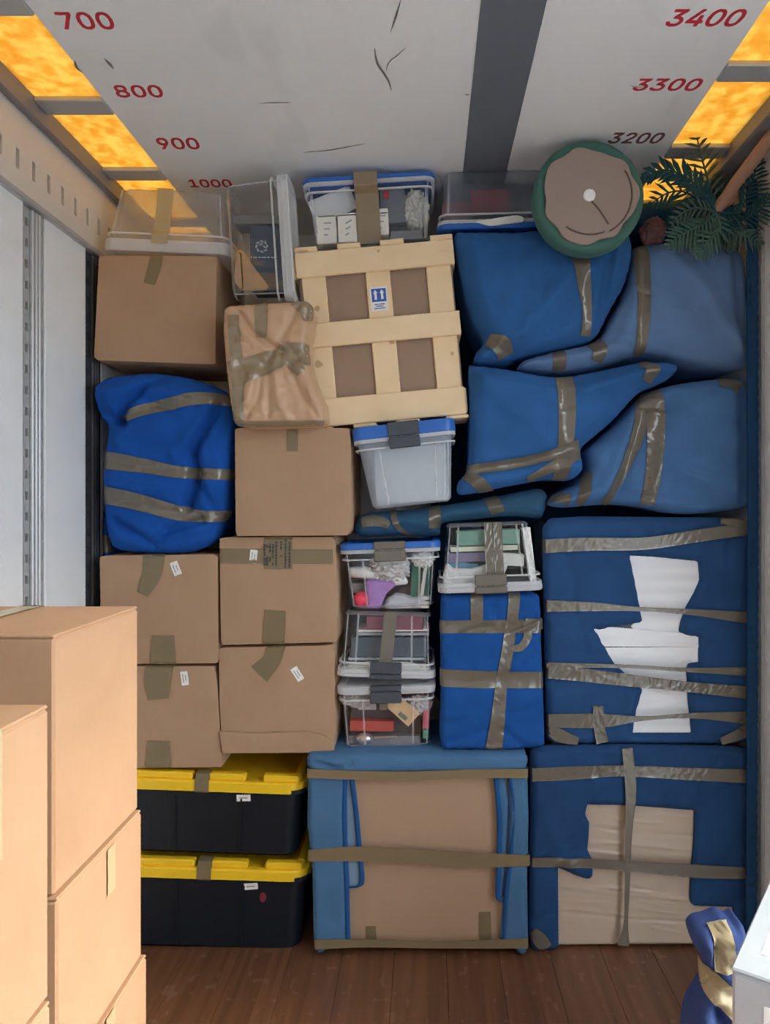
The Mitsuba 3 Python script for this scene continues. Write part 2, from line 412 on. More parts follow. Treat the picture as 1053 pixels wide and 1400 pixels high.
for y0, y1, z1 in ((YR, -0.20, 2.60), (-0.074, 0.63, 2.60), (0.755, 1.46, 2.60), (1.585, 2.283, 2.60), (2.413, 2.700, 2.60), (2.83, YB, 2.58)):
    part('wall_left', 'panel', hull_box(XL - 0.028, XL, y0, y1, 0.0, z1, 0.004), 'wall_white')
for yc in (-0.137, 0.693, 1.522, 2.348, 2.765):  # deepest post is dark: shade of the wall gap put into its colour
    sl = [(yc + dy, z, 0.016, 0.026) for dy in (-0.04, 0.045) for z in np.arange(0.08, 2.56, 0.0665)]
    hw = 0.058 if yc < 2.7 else 0.062
    po = part('wall_left', 'slotted_post', slotted(XL - 0.004, yc - hw, yc + hw, 0.0, 2.585, sl, 0.008), 'steel' if yc < 2.7 else 'dark_steel')
    part(po, 'slot_shade', hull_box(XL - 0.026, XL - 0.016, yc - 0.055, yc + 0.055, 0.01, 2.58, 0.001), 'shadow_black')  # black sheet added to give the slots their shade
    for dy in (-0.02, 0.002, 0.022):
        part(po, 'ridge', hull_box(XL - 0.005, XL + 0.009, yc + dy - 0.007, yc + dy + 0.007, 0, 2.585, 0.004), 'steel' if yc < 2.7 else 'dark_steel')
hs = [(y, 2.713, 0.019, 0.062) for y in np.arange(2.25 - 0.0925 * 44, 3.4, 0.0925)]
part('wall_left', 'slotted_header', slotted(XL, YR, YB, 2.61, ZC - 0.05, hs, 0.012), 'header_steel')
part('wall_left', 'header_slot_shade', hull_box(XL - 0.026, XL - 0.016, YR, YB, 2.64, ZC - 0.06, 0.001), 'shadow_black')  # added black sheet, the shade inside the header slots
part('wall_left', 'header_lip', hull_box(XL - 0.02, XL + 0.018, YR, YB, 2.590, 2.612, 0.005), 'steel')
scene['shadow_black'] = principled((0.008, 0.008, 0.009), 0.9)
scene['header_steel'] = principled((0.62, 0.60, 0.56), 0.45, specular=0.4)
# right wall with a header that leans in under the rail
part('wall_right', 'panel', hull_box(XR, XR + 0.03, YR, SIDE0, 0, 2.66, 0.004), 'wall_white')
part('wall_right', 'panel', hull_box(XR, XR + 0.03, SIDE, YB, 0, 2.66, 0.004), 'wall_white')
part('wall_right', 'post', hull_box(XR - 0.01, XR + 0.05, SIDE - 0.09, SIDE, 0, 2.66, 0.004), 'steel')
part('wall_right', 'post', hull_box(XR - 0.01, XR + 0.05, SIDE0, SIDE0 + 0.09, 0, 2.66, 0.004), 'steel')
m = trimesh.convex.convex_hull(np.array([(a, y, b) for y in (YR, YB) for a, b in ((XR + 0.03, 2.66), (XR, 2.66), (AR1 + 0.10, ZC - 0.02), (XR + 0.03, ZC + 0.03))]))
part('wall_right', 'header', m, 'header_steel')
part('wall_right', 'post', hull_box(XR - 0.012, XR + 0.002, 2.66, 2.70, 0, 2.66, 0.004), 'steel')
part('wall_back', None, hull_box(XL - 0.06, XR + 0.06, YR - 0.05, YR, 0, ZC + 0.03, 0.004), 'wall_white')
part('wall_front', None, hull_box(XL - 0.06, XR + 0.06, YB, YB + 0.05, 0, ZC + 0.03, 0.004), 'wall_white')

# ---------------------------------------------------------------- cardboard boxes of the stack
STACK = 'cardboard boxes in the stack'


def carton(label, quad, Y, depth=0.42, seed=1, bulge=0.006, bsdf='cardboard', amp=0.0025, r=0.005, group=STACK):
    k = thing('cardboard_box', label, 'box', group)
    s = Slab(quad, Y, depth, r=r, res=0.022, amp=amp, freq=5, seed=seed, bulge=bulge)
    part(k, 'body', s.mesh, bsdf, 35)
    return k, s


k, s = carton('cardboard box under the frosted tub at the top left of the stack', [(135, 349), (296, 350), (294, 498), (128, 492)], 2.70, seed=2, depth=0.4)
tape(k, s, [(214, 346), (213, 362), (205, 388)], [17, 17, 15], bsdf='tape_on_card')
k, s = carton('plain cardboard box with one small tape tab, right under the paper parcel', [(321, 585), (477, 585), (479, 600), (478, 728), (474, 732), (322, 733)], 2.66, seed=3)
tape(k, s, [(400, 581), (400, 617)], 15, bsdf='tape_on_card')
k, s = carton('cardboard box with a sticker and crumpled tape below the royal blue bundle', [(136, 760), (297, 758), (298, 907), (138, 908)], 2.69, seed=4)
tape(k, s, [(211, 757), (208, 785), (196, 812)], [30, 26, 16], 0.003, bsdf='tape_on_card')
tape(k, s, [(224, 868), (223, 910)], [30, 36], 0.002, bsdf='tape_on_card')
sticker(k, s, 241, 777, 11, 19, -22)
k, s = carton('cardboard box printed with black lettering and crossed by a band of tape', [(300, 735), (457, 734), (459, 760), (460, 878), (302, 882)], 2.69, seed=5)
tape(k, s, [(300, 760), (455, 761)], 20, 0.0006, bsdf='tape_on_card')
tape(k, s, [(381, 732), (381, 778)], 38, 0.001, bsdf='tape_on_card')
tape(k, s, [(377, 834), (374, 884)], [28, 30], 0.002, bsdf='tape_on_card')
sticker(k, s, 347, 761, 10, 19, 6)
lr = np.random.default_rng(3)
prints = []
for x, y0, y1, dense in ((362.5, 744, 772, .9), (366, 745, 771, .6), (370, 743, 772, .75), (374, 744, 771, .6), (378.5, 740, 773, .95), (385, 740, 776, .5), (391, 737, 775, .85), (396.5, 741, 776, .95)):
    y = y0
    while y < y1:
        l = lr.uniform(1.5, 4.5)
        if lr.random() < dense:
            q = s.to(quad_around(x, y + l / 2, lr.uniform(1.6, 2.8), l))
            p = np.column_stack([q[:, 0], s.y(q) - 0.0062, q[:, 1]])
            prints.append(strip(p[[0, 1, 3, 2]].reshape(2, 2, 3)))
        y += l + lr.uniform(0.4, 1.2)
part(k, 'printed_lettering', join(prints), 'ink', label='rows of black printed lettering', kind='stuff')
k, s = carton('cardboard box with a sticker beside dark crumpled tape, resting on the upper yellow-lidded tote', [(138, 911), (293, 911), (297, 940), (303, 1040), (303, 1049), (138, 1051)], 2.70, seed=6)
tape(k, s, [(219, 906), (216, 930), (218, 955)], [38, 36, 28], 0.004, bsdf='tape_on_card')
tape(k, s, [(218, 1012), (217, 1056)], [30, 36], 0.002, bsdf='tape_on_card')
sticker(k, s, 253, 927, 10, 19, -8)
k, s = carton('cardboard box with a slanted sticker and bent bottom flap, left of the lower clear tubs', [(299, 886), (438, 883), (456, 881), (458, 1000), (456, 1029), (304, 1030), (300, 960)], 2.70, seed=7, amp=0.004)
tape(k, s, [(378, 880), (372, 902), (355, 921)], [26, 24, 30], 0.003, bsdf='tape_on_card')
tape(k, s, [(387, 1000), (386, 1032)], [30, 32], 0.002, bsdf='tape_on_card')
sticker(k, s, 407, 921, 10, 20, -32)
fl = Slab([(300, 1000), (350, 1003), (420, 1000), (444, 1006), (457, 1016), (457, 1029), (304, 1030)], 2.688, 0.004, r=0.001, res=0.02)
part(k, 'flap', fl.mesh, 'cardboard', 35, 'bent bottom flap')

# ---------------------------------------------------------------- foreground boxes, lower left
NEAR = 'cardboard boxes in the near column'


def near_box(label, x0, x1, y0, y1, z0, z1, group=NEAR, flaps=True):
    k = thing('cardboard_box', label, 'box', group)
    part(k, 'body', hull_box(x0, x1, y0, y1, z0, z1 - 0.006 * flaps, 0.005), 'cardboard', False)
    if flaps:
        c = (x0 + x1) / 2
        part(k, 'flap', hull_box(x0 + 0.001, c - 0.002, y0 + 0.001, y1 - 0.001, z1 - 0.006, z1, 0.002), 'cardboard')
        part(k, 'flap', hull_box(c + 0.002, x1 - 0.001, y0 + 0.001, y1 - 0.001, z1 - 0.006, z1, 0.002), 'cardboard')
    return k


def bent_tape(k, pts, w, axis, bsdf):
    """a band of tape through 3-D points; axis is the direction of its width"""
    q = resample(pts, 0.02)
    g = q[:, None] + np.asarray(axis, float)[None, None] * (np.linspace(-0.5, 0.5, 4) * w)[None, :, None]
    g = g + 0.0008 * rng.random(g.shape)
    n, m = g.shape[:2]
    i = np.arange(n * m).reshape(n, m)
    a, b, c, d = i[:-1, :-1].ravel(), i[1:, :-1].ravel(), i[1:, 1:].ravel(), i[:-1, 1:].ravel()
    part(k, 'tape', trimesh.Trimesh(g.reshape(-1, 3), np.vstack([np.stack([a, b, c], 1), np.stack([a, c, d], 1)]), process=False), bsdf, True)


k = near_box('large cardboard box topping the second column from the left, tape along its top seam', -1.20, -0.70, 1.37, 1.765, 0.913, 1.402)
bent_tape(k, [(-0.95, 1.3675, 1.33), (-0.95, 1.3675, 1.4045), (-0.95, 1.768, 1.4045), (-0.95, 1.768, 1.33)], 0.05, (1, 0, 0), 'tape_pale')
k = near_box('middle cardboard box of the second column from the left, tape running down its side', -1.19, -0.695, 1.372, 1.775, 0.553, 0.908)
bent_tape(k, [(-0.692, 1.60, 0.90), (-0.692, 1.60, 0.80)], 0.04, (0, 1, 0), 'tape_pale')
k = near_box('bottom cardboard box of the second column, on the wooden floor', -1.20, -0.688, 1.375, 1.79, 0.001, 0.548)
bent_tape(k, [(-0.685, 1.58, 0.549), (-0.685, 1.58, 0.46)], 0.045, (0, 1, 0), 'tape_pale')
k = near_box('sunlit cardboard box at the left edge of the picture, nearest to the viewer', -1.05, -0.600, 0.86, 1.158, 0.868, 1.331)
bent_tape(k, [(-0.597, 1.00, 1.3335), (-0.597, 1.00, 1.15)], 0.05, (0, 1, 0), 'tape_pale')
k = near_box('cardboard box under the sunlit one at the lower left corner', -1.05, -0.598, 0.86, 1.16, 0.40, 0.862)
bent_tape(k, [(-0.595, 1.06, 0.862), (-0.595, 1.06, 0.7)], 0.05, (0, 1, 0), 'tape_pale')
near_box('bottom cardboard box of the nearest column, on the floor below the picture edge', -1.05, -0.60, 0.86, 1.16, 0.001, 0.395)

# ---------------------------------------------------------------- storage tubs
def rrect(hx, hy, r, n=6):
    r = min(r, hx, hy)
    out = []
    for cx, cy, a0 in ((hx - r, hy - r, 0), (-hx + r, hy - r, 90), (-hx + r, -hy + r, 180), (hx - r, -hy + r, 270)):
        for a in np.linspace(a0, a0 + 90, n): out.append((cx + r * math.cos(math.radians(a)), cy + r * math.sin(math.radians(a))))
    return np.array(out)


def loft(levels, caps=(True, True)):
    """levels: (hx, hy, r, z[, cy])"""
    rings = [np.c_[rrect(*l[:3]) + np.array([0, l[4] if len(l) > 4 else 0]), np.full(24, l[3])] for l in levels]
    n = 24
    v = np.vstack(rings)
    f = []
    j = np.arange(n); j2 = (j + 1) % n
    for i in range(len(rings) - 1):
        a, b, c, d = j + i * n, j2 + i * n, j2 + (i + 1) * n, j + (i + 1) * n
        f += [np.stack([a, b, c], 1), np.stack([a, c, d], 1)]
    f = np.vstack(f)
    extra = []
    for cap, base, up in ((caps[0], 0, False), (caps[1], (len(rings) - 1) * n, True)):
        if cap:
            t = np.stack([np.full(n - 2, base), base + np.arange(1, n - 1), base + np.arange(2, n)], 1)
            extra.append(t if up else t[:, ::-1])
    return trimesh.Trimesh(v, np.vstack([f, *extra]), process=False)


class Tub:
    """A tapered plastic tub. rim and base: its two front edges in pixels, each from one end to the other."""

    def __init__(s, base_name, label, rim, base, Y, depth, lid=None, lid_t=0.018, wall='clear_plastic', latch='grey_plastic', latch_w=0.10, ribs=(-0.3, 0.3), group='clear storage tubs in the stack', category='storage tub', latch_at=0.0, lift=True, floor_r=0.03):
        s.k = thing(base_name, label, category, group)
        to = lambda q: np.array([(q[0] - CX) / F * Y, EYE + (CY - q[1]) / F * Y])
        r0, r1, b0, b1 = map(to, (*rim, *base))
        s.w, s.wb = np.linalg.norm(r1 - r0), np.linalg.norm(b1 - b0)
        ax = (r0 + r1) / 2 - (b0 + b1) / 2
        s.h = np.linalg.norm(ax); ax = ax / s.h
        o = (b0 + b1) / 2
        s.M = np.array([[ax[1], 0, ax[0], o[0]], [0, 1, 0, Y + depth / 2], [-ax[0], 0, ax[1], o[1]], [0, 0, 0, 1.0]])
        s.hy, s.t = depth / 2, (s.w - s.wb) / 2
        W = s.w - 0.03; s.hw = W / 2
        hb = s.wb / 2
        h = s.h
        s.hx = lambda z: hb + (s.hw - hb) * z / h
        s.fy = lambda z: -(s.hy - 0.015) + (s.hw - hb) * (1 - z / h)       # the front wall
        t = s.hw - hb
        hy = s.hy - 0.015
        part(s.k, 'body', s.put(loft([(hb - 0.012, hy - t - 0.012, floor_r, 0), (hb, hy - t, floor_r, 0.012), (s.hw, hy, floor_r + 0.005, h)], (True, False))), wall, 40)
        ring = lambda z0, z1, o: loft([(s.hw + 0.001, hy + 0.001, 0.035, z0), (s.hw + o, hy + o, 0.04, z0), (s.hw + o, hy + o, 0.04, z1), (s.hw + 0.001, hy + 0.001, 0.035, z1)], (False, False))
        part(s.k, 'rim', s.put(join([ring(h - 0.014, h - 0.001, 0.013)] + ([ring(h - 0.040, h - 0.034, 0.009)] if wall != 'black_plastic' else []))), 'milky_plastic' if wall != 'black_plastic' else wall, 30)
        for u in ribs:
            z0, z1 = 0.012, h - 0.04
            x0, x1 = u * 2 * s.hx(z0), u * 2 * s.hx(z1)
            p = [(x + dx, s.fy(z) - dy, z) for x, z in ((x0, z0), (x1, z1)) for dx in (-0.0035, 0.0035) for dy in (0.0005, 0.004)]
            part(s.k, 'rib', s.put(trimesh.convex.convex_hull(np.array(p))), 'edge_plastic' if wall != 'black_plastic' else wall)
        if wall == 'clear_plastic':  # pale strips added as highlights along corners and base of clear walls
            part(s.k, 'base_edge', s.put(loft([(hb - 0.011, hy - t - 0.011, floor_r, 0.0005), (hb + 0.001, hy - t + 0.001, floor_r, 0.0105), (hb + 0.0012, hy - t + 0.0012, floor_r, 0.0135)], (False, False))), 'edge_plastic', 40)
            for sx in (-1, 1):
                p = [(sx * (s.hx(z) - 0.012) + dx, s.fy(z) + 0.004 - dy, z) for z in (0.012, h - 0.012) for dx in (-0.0025, 0.0025) for dy in (0.0, 0.004)]
                part(s.k, 'corner_highlight', s.put(trimesh.convex.convex_hull(np.array(p))), 'edge_plastic')
        if lid:
            o = 0.015
            m = loft([(s.hw + 0.002, hy + 0.002, 0.036, h), (s.hw + o, hy + o, 0.042, h), (s.hw + o, hy + o, 0.042, h + lid_t * 0.75), (s.hw + o - 0.004, hy + o - 0.004, 0.04, h + lid_t),
                      (s.hw - 0.012, hy - 0.012, 0.03, h + lid_t), (s.hw - 0.016, hy - 0.016, 0.03, h + lid_t * 0.6)], (True, True))
            part(s.k, 'lid', s.put(m), lid, 30, {'blue_plastic': 'blue lid', 'yellow_plastic': 'yellow lid'}.get(lid, 'clear lid'))
        if latch:
            y = -hy - 0.016
            g = [hull_box(latch_at - latch_w / 2, latch_at + latch_w / 2, y - 0.012, y + 0.004, h - 0.045, h - 0.004, 0.003), hull_box(latch_at - latch_w / 2, latch_at + latch_w / 2, y - 0.010, y + 0.018, h - 0.001, h + lid_t + 0.004, 0.003)]
            part(s.k, 'latch', s.put(join(g)), latch, label='grey latch')

    def put(s, m):
        m = m.copy(); m.apply_transform(s.M); return m

    def tape(s, x, z0, z1, w, bsdf='tape', over=0.0, x1=None, wrinkle=0.002):
        """a band up the front wall from z0 to z1; over > 0 lays it over the rim and lid"""
        z = np.linspace(z0, z1, 24)
        m = 7
        xs = np.linspace(x, x if x1 is None else x1, 24)
        y = np.array([s.fy(a) for a in np.minimum(z, s.h)]) - 0.006
        y = np.where(z > s.h - 0.045, -(s.hy - 0.015) - 0.019 - (0.012 if over else 0), y)
        g = np.stack([np.stack([xs + d, y, z], 1) for d in np.linspace(-w / 2, w / 2, m)], 1)
        wr = meshkit.noise(g.reshape(-1, 3) * np.array([160, 1, 60]) + len(scene), 2).reshape(24, m)
        g[..., 1] -= wrinkle * wr
        mesh = strip(g)
        part(s.k, 'tape', s.put(mesh), bsdf, True)


def block(base, label, cat, rect, Y, depth, color, deg=0, c=0.002, group=None):
    """a book, carton or tray: rect = centre x, y, width, height in px at its front"""
    k = thing(base, label, cat, group)
    cx, cy, w, h = rect
    sc = Y / F
    m = place(hull_box(-w / 2 * sc, w / 2 * sc, 0, depth, -h / 2 * sc, h / 2 * sc, c), cx, cy, Y, deg)
    part(k, 'body', m, 'painted', False, color=color)
    return k


def lump(base, label, cat, cx, cy, Y, size, color, amp=0.35, freq=4.0, seed=1, deg=0, group=None, bsdf='fabric', sub=4):
    """crumpled cloth, bag or paper: size = half extents x, z in px and half depth in m"""
    k = thing(base, label, cat, group)
    m = trimesh.creation.icosphere(sub)
    v = m.vertices.copy()
    n = meshkit.fbm(v * freq + seed * 7.1, 3, seed)
    ridge = np.abs(meshkit.noise(v * freq * 1.7 + seed * 3.3, seed + 5) - 0.5) * 2
    v = v * (1 + amp * (n - 0.5) * 1.2 - amp * 0.5 * (1 - ridge)[:, None].ravel() ** 3)[:, None]
    sc = Y / F
    v *= np.array([size[0] * sc, size[2], size[1] * sc])
    m = trimesh.Trimesh(v, m.faces, process=False)
    part(k, None, place(m, cx, cy, Y, deg), bsdf, True, color=color)
    return k


WHITE, GREY, DARK = (0.68, 0.67, 0.64), (0.36, 0.36, 0.38), (0.06, 0.065, 0.075)
# frosted tub upside down on the top left box
t = Tub('storage_tub', 'empty frosted tub turned upside down on the top left cardboard box, tape down its middle', ((313, 334), (138, 332)), ((300, 253), (158, 251)), 2.73, 0.38, lid='milky_plastic', lid_t=0.03, latch=None, ribs=(-0.47, 0.47), wall='semi_plastic')
t.tape(0.02, 0.0, t.h, 0.06, 'tape_pale')
# clear tub on its side
t = Tub('storage_tub', 'clear tub standing on its side, holding a dark blue box with an emblem', ((389, 232), (387, 409)), ((311, 247), (309, 404)), 2.66, 0.20, lid='milky_plastic', lid_t=0.025, latch=None, ribs=())
k = block('gift_box', 'dark blue box with a pale round emblem inside the tub on its side', 'box', (365, 352, 46, 86), 2.70, 0.12, (0.035, 0.065, 0.10))
y = 2.70 - 0.001
em = []
for a in np.linspace(0, 2 * math.pi, 9)[:-1]:
    m = hull_box(-0.006, 0.006, -0.001, 0.0, -0.0035, 0.0035, 0.0005)
    em.append(place(m, 358 + 7.2 * math.cos(a), 337 - 7.2 * math.sin(a), y, math.degrees(a) + 65))
em.append(place(hull_box(-0.007, 0.007, -0.001, 0, -0.003, 0.003, 0.0005), 357, 334, y, 30)); em.append(place(hull_box(-0.004, 0.009, -0.001, 0, -0.0025, 0.0025, 0.0005), 361, 337, y, -40))
part(k, 'emblem', join(em), 'pale_print', label='pale round emblem')
ln = [place(hull_box(-w / 2, w / 2, -0.001, 0, -0.0025, 0.0025, 0.0005), x, 352, y) for x, w in ((343, 0.012), (349, 0.012), (355, 0.01), (361, 0.014), (367, 0.01), (373, 0.012))]
part(k, 'emblem_lettering', join(ln), 'pale_print')
scene['pale_print'] = principled((0.33, 0.38, 0.42), 0.5)
s2 = Slab([(322, 345), (330, 340), (345, 362), (368, 392), (364, 396), (330, 397), (320, 385)], 2.685, 0.012, r=0.003, res=0.012)
k = thing('card_sheet', 'bent piece of tan card standing in the corner of the tub on its side', 'card'); part(k, None, s2.mesh, 'cardboard', 30)
block('cloth_tray', 'grey tray lying across the top of the tub on its side', 'tray', (350, 300, 62, 12), 2.72, 0.1, (0.16, 0.16, 0.17))
# blue lidded tub on top of the crate
t = Tub('storage_tub', 'clear tub with a blue lid full of white papers, on top of the wooden crate', ((411, 249), (595, 239)), ((428, 334), (588, 325)), 2.74, 0.30, lid='blue_plastic', lid_t=0.016, latch=None, ribs=(-0.46, 0.46))
t.tape(-0.008, 0.0, t.h + 0.02, 0.088, bsdf='tape_brown', over=0.01)
G = 'small white cartons in the tub on the crate'
for cx, cy, w, h, lab in ((446, 313, 27, 40, 'leftmost small white carton at the bottom of the tub on the crate'), (475, 311, 26, 40, 'small white carton with a grey print left of the tape on the crate tub'), (520, 303, 22, 36, 'small white carton right of the tape in the tub on the crate')):
    k = block('small_carton', lab, 'carton', (cx, cy, w, h), 2.765, 0.05, (0.78, 0.77, 0.72), 3, group=G)
    for i in range(3):
        part(k, 'print', place(hull_box(-0.014, 0.014 - 0.006 * i, -0.001, 0, -0.003, 0.003, 0.0005), cx + 2, cy - 8 + i * 8, 2.764, 30 if cx == 475 else 3), 'grey_print')
scene['grey_print'] = principled((0.40, 0.41, 0.42), 0.6)
block('paper_stack', 'tilted sheaf of white paper at the left of the tub on the crate', 'paper', (455, 280, 62, 34), 2.80, 0.05, (0.74, 0.74, 0.75), 22)
k = block('dark_folder', 'grey folder with a red tag in the tub on the crate', 'folder', (537, 280, 34, 50), 2.80, 0.04, (0.15, 0.17, 0.20), 3)
part(k, 'tag', place(hull_box(-0.011, 0.011, -0.002, 0, -0.014, 0.014, 0.003), 528, 267, 2.797), 'red_ink', label='red tag')
lump('plastic_bag', 'crumpled clear and white bag at the right of the tub on the crate', 'bag', 568, 288, 2.83, (20, 28, 0.05), (0.62, 0.62, 0.58), 0.5, 5, 4)
block('grey_tray', 'grey tray at the bottom right of the tub on the crate', 'tray', (556, 322, 44, 14), 2.775, 0.12, (0.20, 0.20, 0.22), 3)
# upside down tub next to the round stool
t = Tub('storage_tub', 'smoky tub with dull red things inside, left of the green round stool', ((760, 302), (598, 306)), ((748, 226), (606, 228)), 2.74, 0.36, lid='blue_plastic', lid_t=0.02, latch=None, ribs=(-0.44, 0.44), wall='smoky_plastic')
scene['smoky_plastic'] = {'type': 'blendbsdf', 'weight': 0.16, 'a': {'type': 'thindielectric', 'int_ior': 1.45},
                          'b': {'type': 'principledthin', 'base_color': rgb((0.50, 0.58, 0.64)), 'diff_trans': 0.8, 'roughness': 0.4, 'eta': 1.4}}
block('red_folder', 'dull red folder in the tub beside the green round stool', 'folder', (670, 274, 52, 30), 2.80, 0.05, (0.22, 0.04, 0.06), 1)
block('red_pouch', 'low red pouch at the left end of the tub beside the green round stool', 'pouch', (624, 289, 40, 24), 2.79, 0.05, (0.19, 0.06, 0.08), -4)
block('slate_case', 'slate grey case at the back of the tub beside the green round stool', 'case', (672, 262, 124, 66), 2.90, 0.1, (0.10, 0.14, 0.18), 0)
s2 = Slab([(648, 303), (705, 294), (716, 296), (716, 303), (670, 309)], 2.73, 0.006, r=0.001, res=0.01)
k = thing('paper_sheet', 'strip of white paper caught under the rim of the smoky tub', 'paper'); part(k, None, s2.mesh, 'white_paper', 30)
# tub below the crate
t = Tub('storage_tub', 'milky empty tub with a blue lid and grey latch right under the wooden crate', ((481, 600), (624, 590)), ((508, 697), (618, 684)), 2.64, 0.24, lid='blue_plastic', lid_t=0.046, latch_w=0.112, ribs=(-0.28, 0.32, 0.46), wall='frosted_plastic')
scene['frosted_plastic'] = {'type': 'blendbsdf', 'weight': 0.55, 'a': {'type': 'thindielectric', 'int_ior': 1.45},
                            'b': {'type': 'principledthin', 'base_color': rgb((0.66, 0.74, 0.80)), 'diff_trans': 0.9, 'roughness': 0.4, 'eta': 1.4}}
block('white_liner', 'white sheet inside the milky tub under the crate', 'paper', (562, 648, 98, 76), 2.72, 0.02, (0.72, 0.74, 0.76), 3)
# blue lidded tub with toys
t = Tub('storage_tub', 'clear tub with a blue lid, a pink ball and lilac cloth inside', ((463, 752), (603, 749)), ((479, 834), (593, 832)), 2.68, 0.34, lid='blue_plastic', lid_t=0.024, latch='tape', latch_w=0.115, ribs=(-0.3, 0.32))
k = thing('ball', 'pink ball in the lower left corner of the blue-lidded toy tub', 'ball')
m = trimesh.creation.icosphere(4, 0.029); m.apply_translation(P(494, 819, 2.735)); part(k, None, m, 'painted', True, color=(0.75, 0.06, 0.11))
s2 = Slab([(500, 793), (535, 795), (543, 799), (528, 812), (519, 833), (502, 832)], 2.725, 0.03, r=0.008, res=0.01, amp=0.006, freq=20, seed=3)
k = thing('cloth', 'lilac cloth standing next to the pink ball', 'cloth'); part(k, None, s2.mesh, 'fabric', True, color=(0.42, 0.24, 0.55))
lump('plastic_bag', 'crumpled white plastic bag at the top of the toy tub', 'bag', 534, 774, 2.76, (28, 24, 0.05), (0.60, 0.58, 0.56), 0.5, 5, 6)
s2 = Slab([(476, 776), (500, 774), (520, 782), (555, 790), (560, 799), (540, 801), (510, 793), (478, 789)], 2.74, 0.04, r=0.012, res=0.01, amp=0.004, freq=30, seed=4)
k = thing('paper_roll', 'white paper roll lying across the toy tub', 'paper roll'); part(k, None, s2.mesh, 'white_paper', True)
s2 = Slab([(528, 820), (540, 812), (552, 814), (565, 818), (582, 816), (582, 832), (525, 833)], 2.73, 0.06, r=0.012, res=0.01, amp=0.006, freq=20, seed=8)
k = thing('cloth', 'pale grey cloth lying on the bottom of the toy tub', 'cloth'); part(k, None, s2.mesh, 'fabric', True, color=(0.52, 0.53, 0.57))
block('green_case', 'dark green case with a white edge at the right of the toy tub', 'case', (575, 792, 26, 56), 2.77, 0.04, (0.06, 0.20, 0.15), -3)
block('white_rod', 'white upright rod in front of the dark green case', 'rod', (580, 790, 5, 50), 2.745, 0.015, WHITE, -8)
k = thing('small_bottle', 'small white capped jar at the lower right corner of the toy tub', 'jar')
part(k, 'body', place(trimesh.creation.cylinder(0.020, 0.026, sections=24), 580, 826, 2.75), 'painted', False, color=(0.62, 0.60, 0.50))
part(k, 'lid', place(trimesh.creation.cylinder(0.021, 0.012, sections=24), 580, 817, 2.75), 'painted', False, color=(0.72, 0.72, 0.70))
block('grey_tray', 'grey tray under the paper roll in the toy tub', 'tray', (496, 804, 30, 14), 2.77, 0.1, (0.20, 0.20, 0.21))
lump('white_rag', 'small white rag hanging at the top right of the toy tub', 'cloth', 578, 764, 2.74, (16, 12, 0.02), WHITE, 0.5, 4, 2)
# upside down tub on the blue parcel
t = Tub('storage_tub', 'clear tub turned upside down on the upright blue parcel', ((744, 798), (599, 806)), ((725, 711), (612, 718)), 2.64, 0.32, lid='milky_plastic', lid_t=0.020, latch='tape', latch_w=0.115, ribs=(-0.34, 0.36), group='clear storage tubs in the stack')
t.tape(0.0, 0.0, t.h + 0.018, 0.030, wrinkle=0.005)
t.tape(-0.034, 0.0, t.h + 0.018, 0.032, wrinkle=0.005)
G = 'books in the upside-down tub on the blue parcel'
for i, (cx, cy, w, h, c, d, lab) in enumerate(((668, 735, 86, 20, (0.18, 0.34, 0.27), 2, 'green book at the top of the upside-down tub'), (662, 750, 92, 7, (0.62, 0.66, 0.52), 2, 'pale edged book below the green one'), (642, 762, 60, 13, (0.20, 0.17, 0.28), 2, 'purple book in the upside-down tub'),
                                  (694, 765, 46, 17, (0.70, 0.70, 0.66), -3, 'white block book right of the tape'), (634, 774, 40, 10, (0.10, 0.26, 0.34), -6, 'teal booklet at the left of the upside-down tub'))):
    block('book', lab, 'book', (cx, cy, w, h), 2.70 + 0.004 * i, 0.14, c, d, group=G)
s2 = Slab([(715, 722), (725, 720), (734, 795), (727, 797)], 2.69, 0.08, r=0.002, res=0.015)
k = thing('book', 'white book leaning upright at the right end of the upside-down tub', 'book'); part(k, None, s2.mesh, 'white_paper', 30)
s2 = Slab([(611, 769), (620, 777), (645, 778), (665, 772), (696, 770), (690, 785), (680, 800), (606, 802), (605, 790)], 2.685, 0.03, r=0.008, res=0.01, amp=0.008, freq=18, seed=12)
k = thing('cloth', 'crumpled white cloth on the lid of the upside-down tub', 'cloth'); part(k, None, s2.mesh, 'fabric', True, color=(0.66, 0.64, 0.63))
# lower pair of clear tubs, lid to lid
t = Tub('storage_tub', 'clear tub turned upside down with maroon and dark books inside', ((596, 921), (459, 923)), ((589, 838), (471, 838)), 2.68, 0.34, lid='milky_plastic', lid_t=0.014, latch='grey_plastic', latch_w=0.115, ribs=(-0.28, 0.34))
t.tape(-0.012, 0.0, t.h - 0.005, 0.048, x1=0.005, wrinkle=0.002)
G = 'books in the upper of the two facing tubs'
for i, (cx, cy, w, h, c, lab) in enumerate(((540, 852, 78, 18, (0.22, 0.06, 0.09), 'maroon book at the top of the upper facing tub'), (538, 862, 98, 3.5, (0.78, 0.68, 0.68), 'thin white book under the maroon one'), (538, 867, 98, 4, (0.34, 0.36, 0.40), 'thin grey book under the white one'),
                                  (532, 885, 104, 27, (0.055, 0.075, 0.10), 'thick dark slate book in the upper facing tub'), (528, 901, 104, 4, (0.45, 0.47, 0.50), 'thin pale book under the dark slate one'))):
    block('book', lab, 'book', (cx, cy, w, h), 2.74 + 0.003 * i, 0.15, c, 1 if i == 1 else 0, group=G)
lump('white_cloth', 'white crumpled cloth along the rim of the upper facing tub', 'cloth', 528, 914, 2.735, (62, 10, 0.03), (0.66, 0.65, 0.60), 0.35, 5, 5)
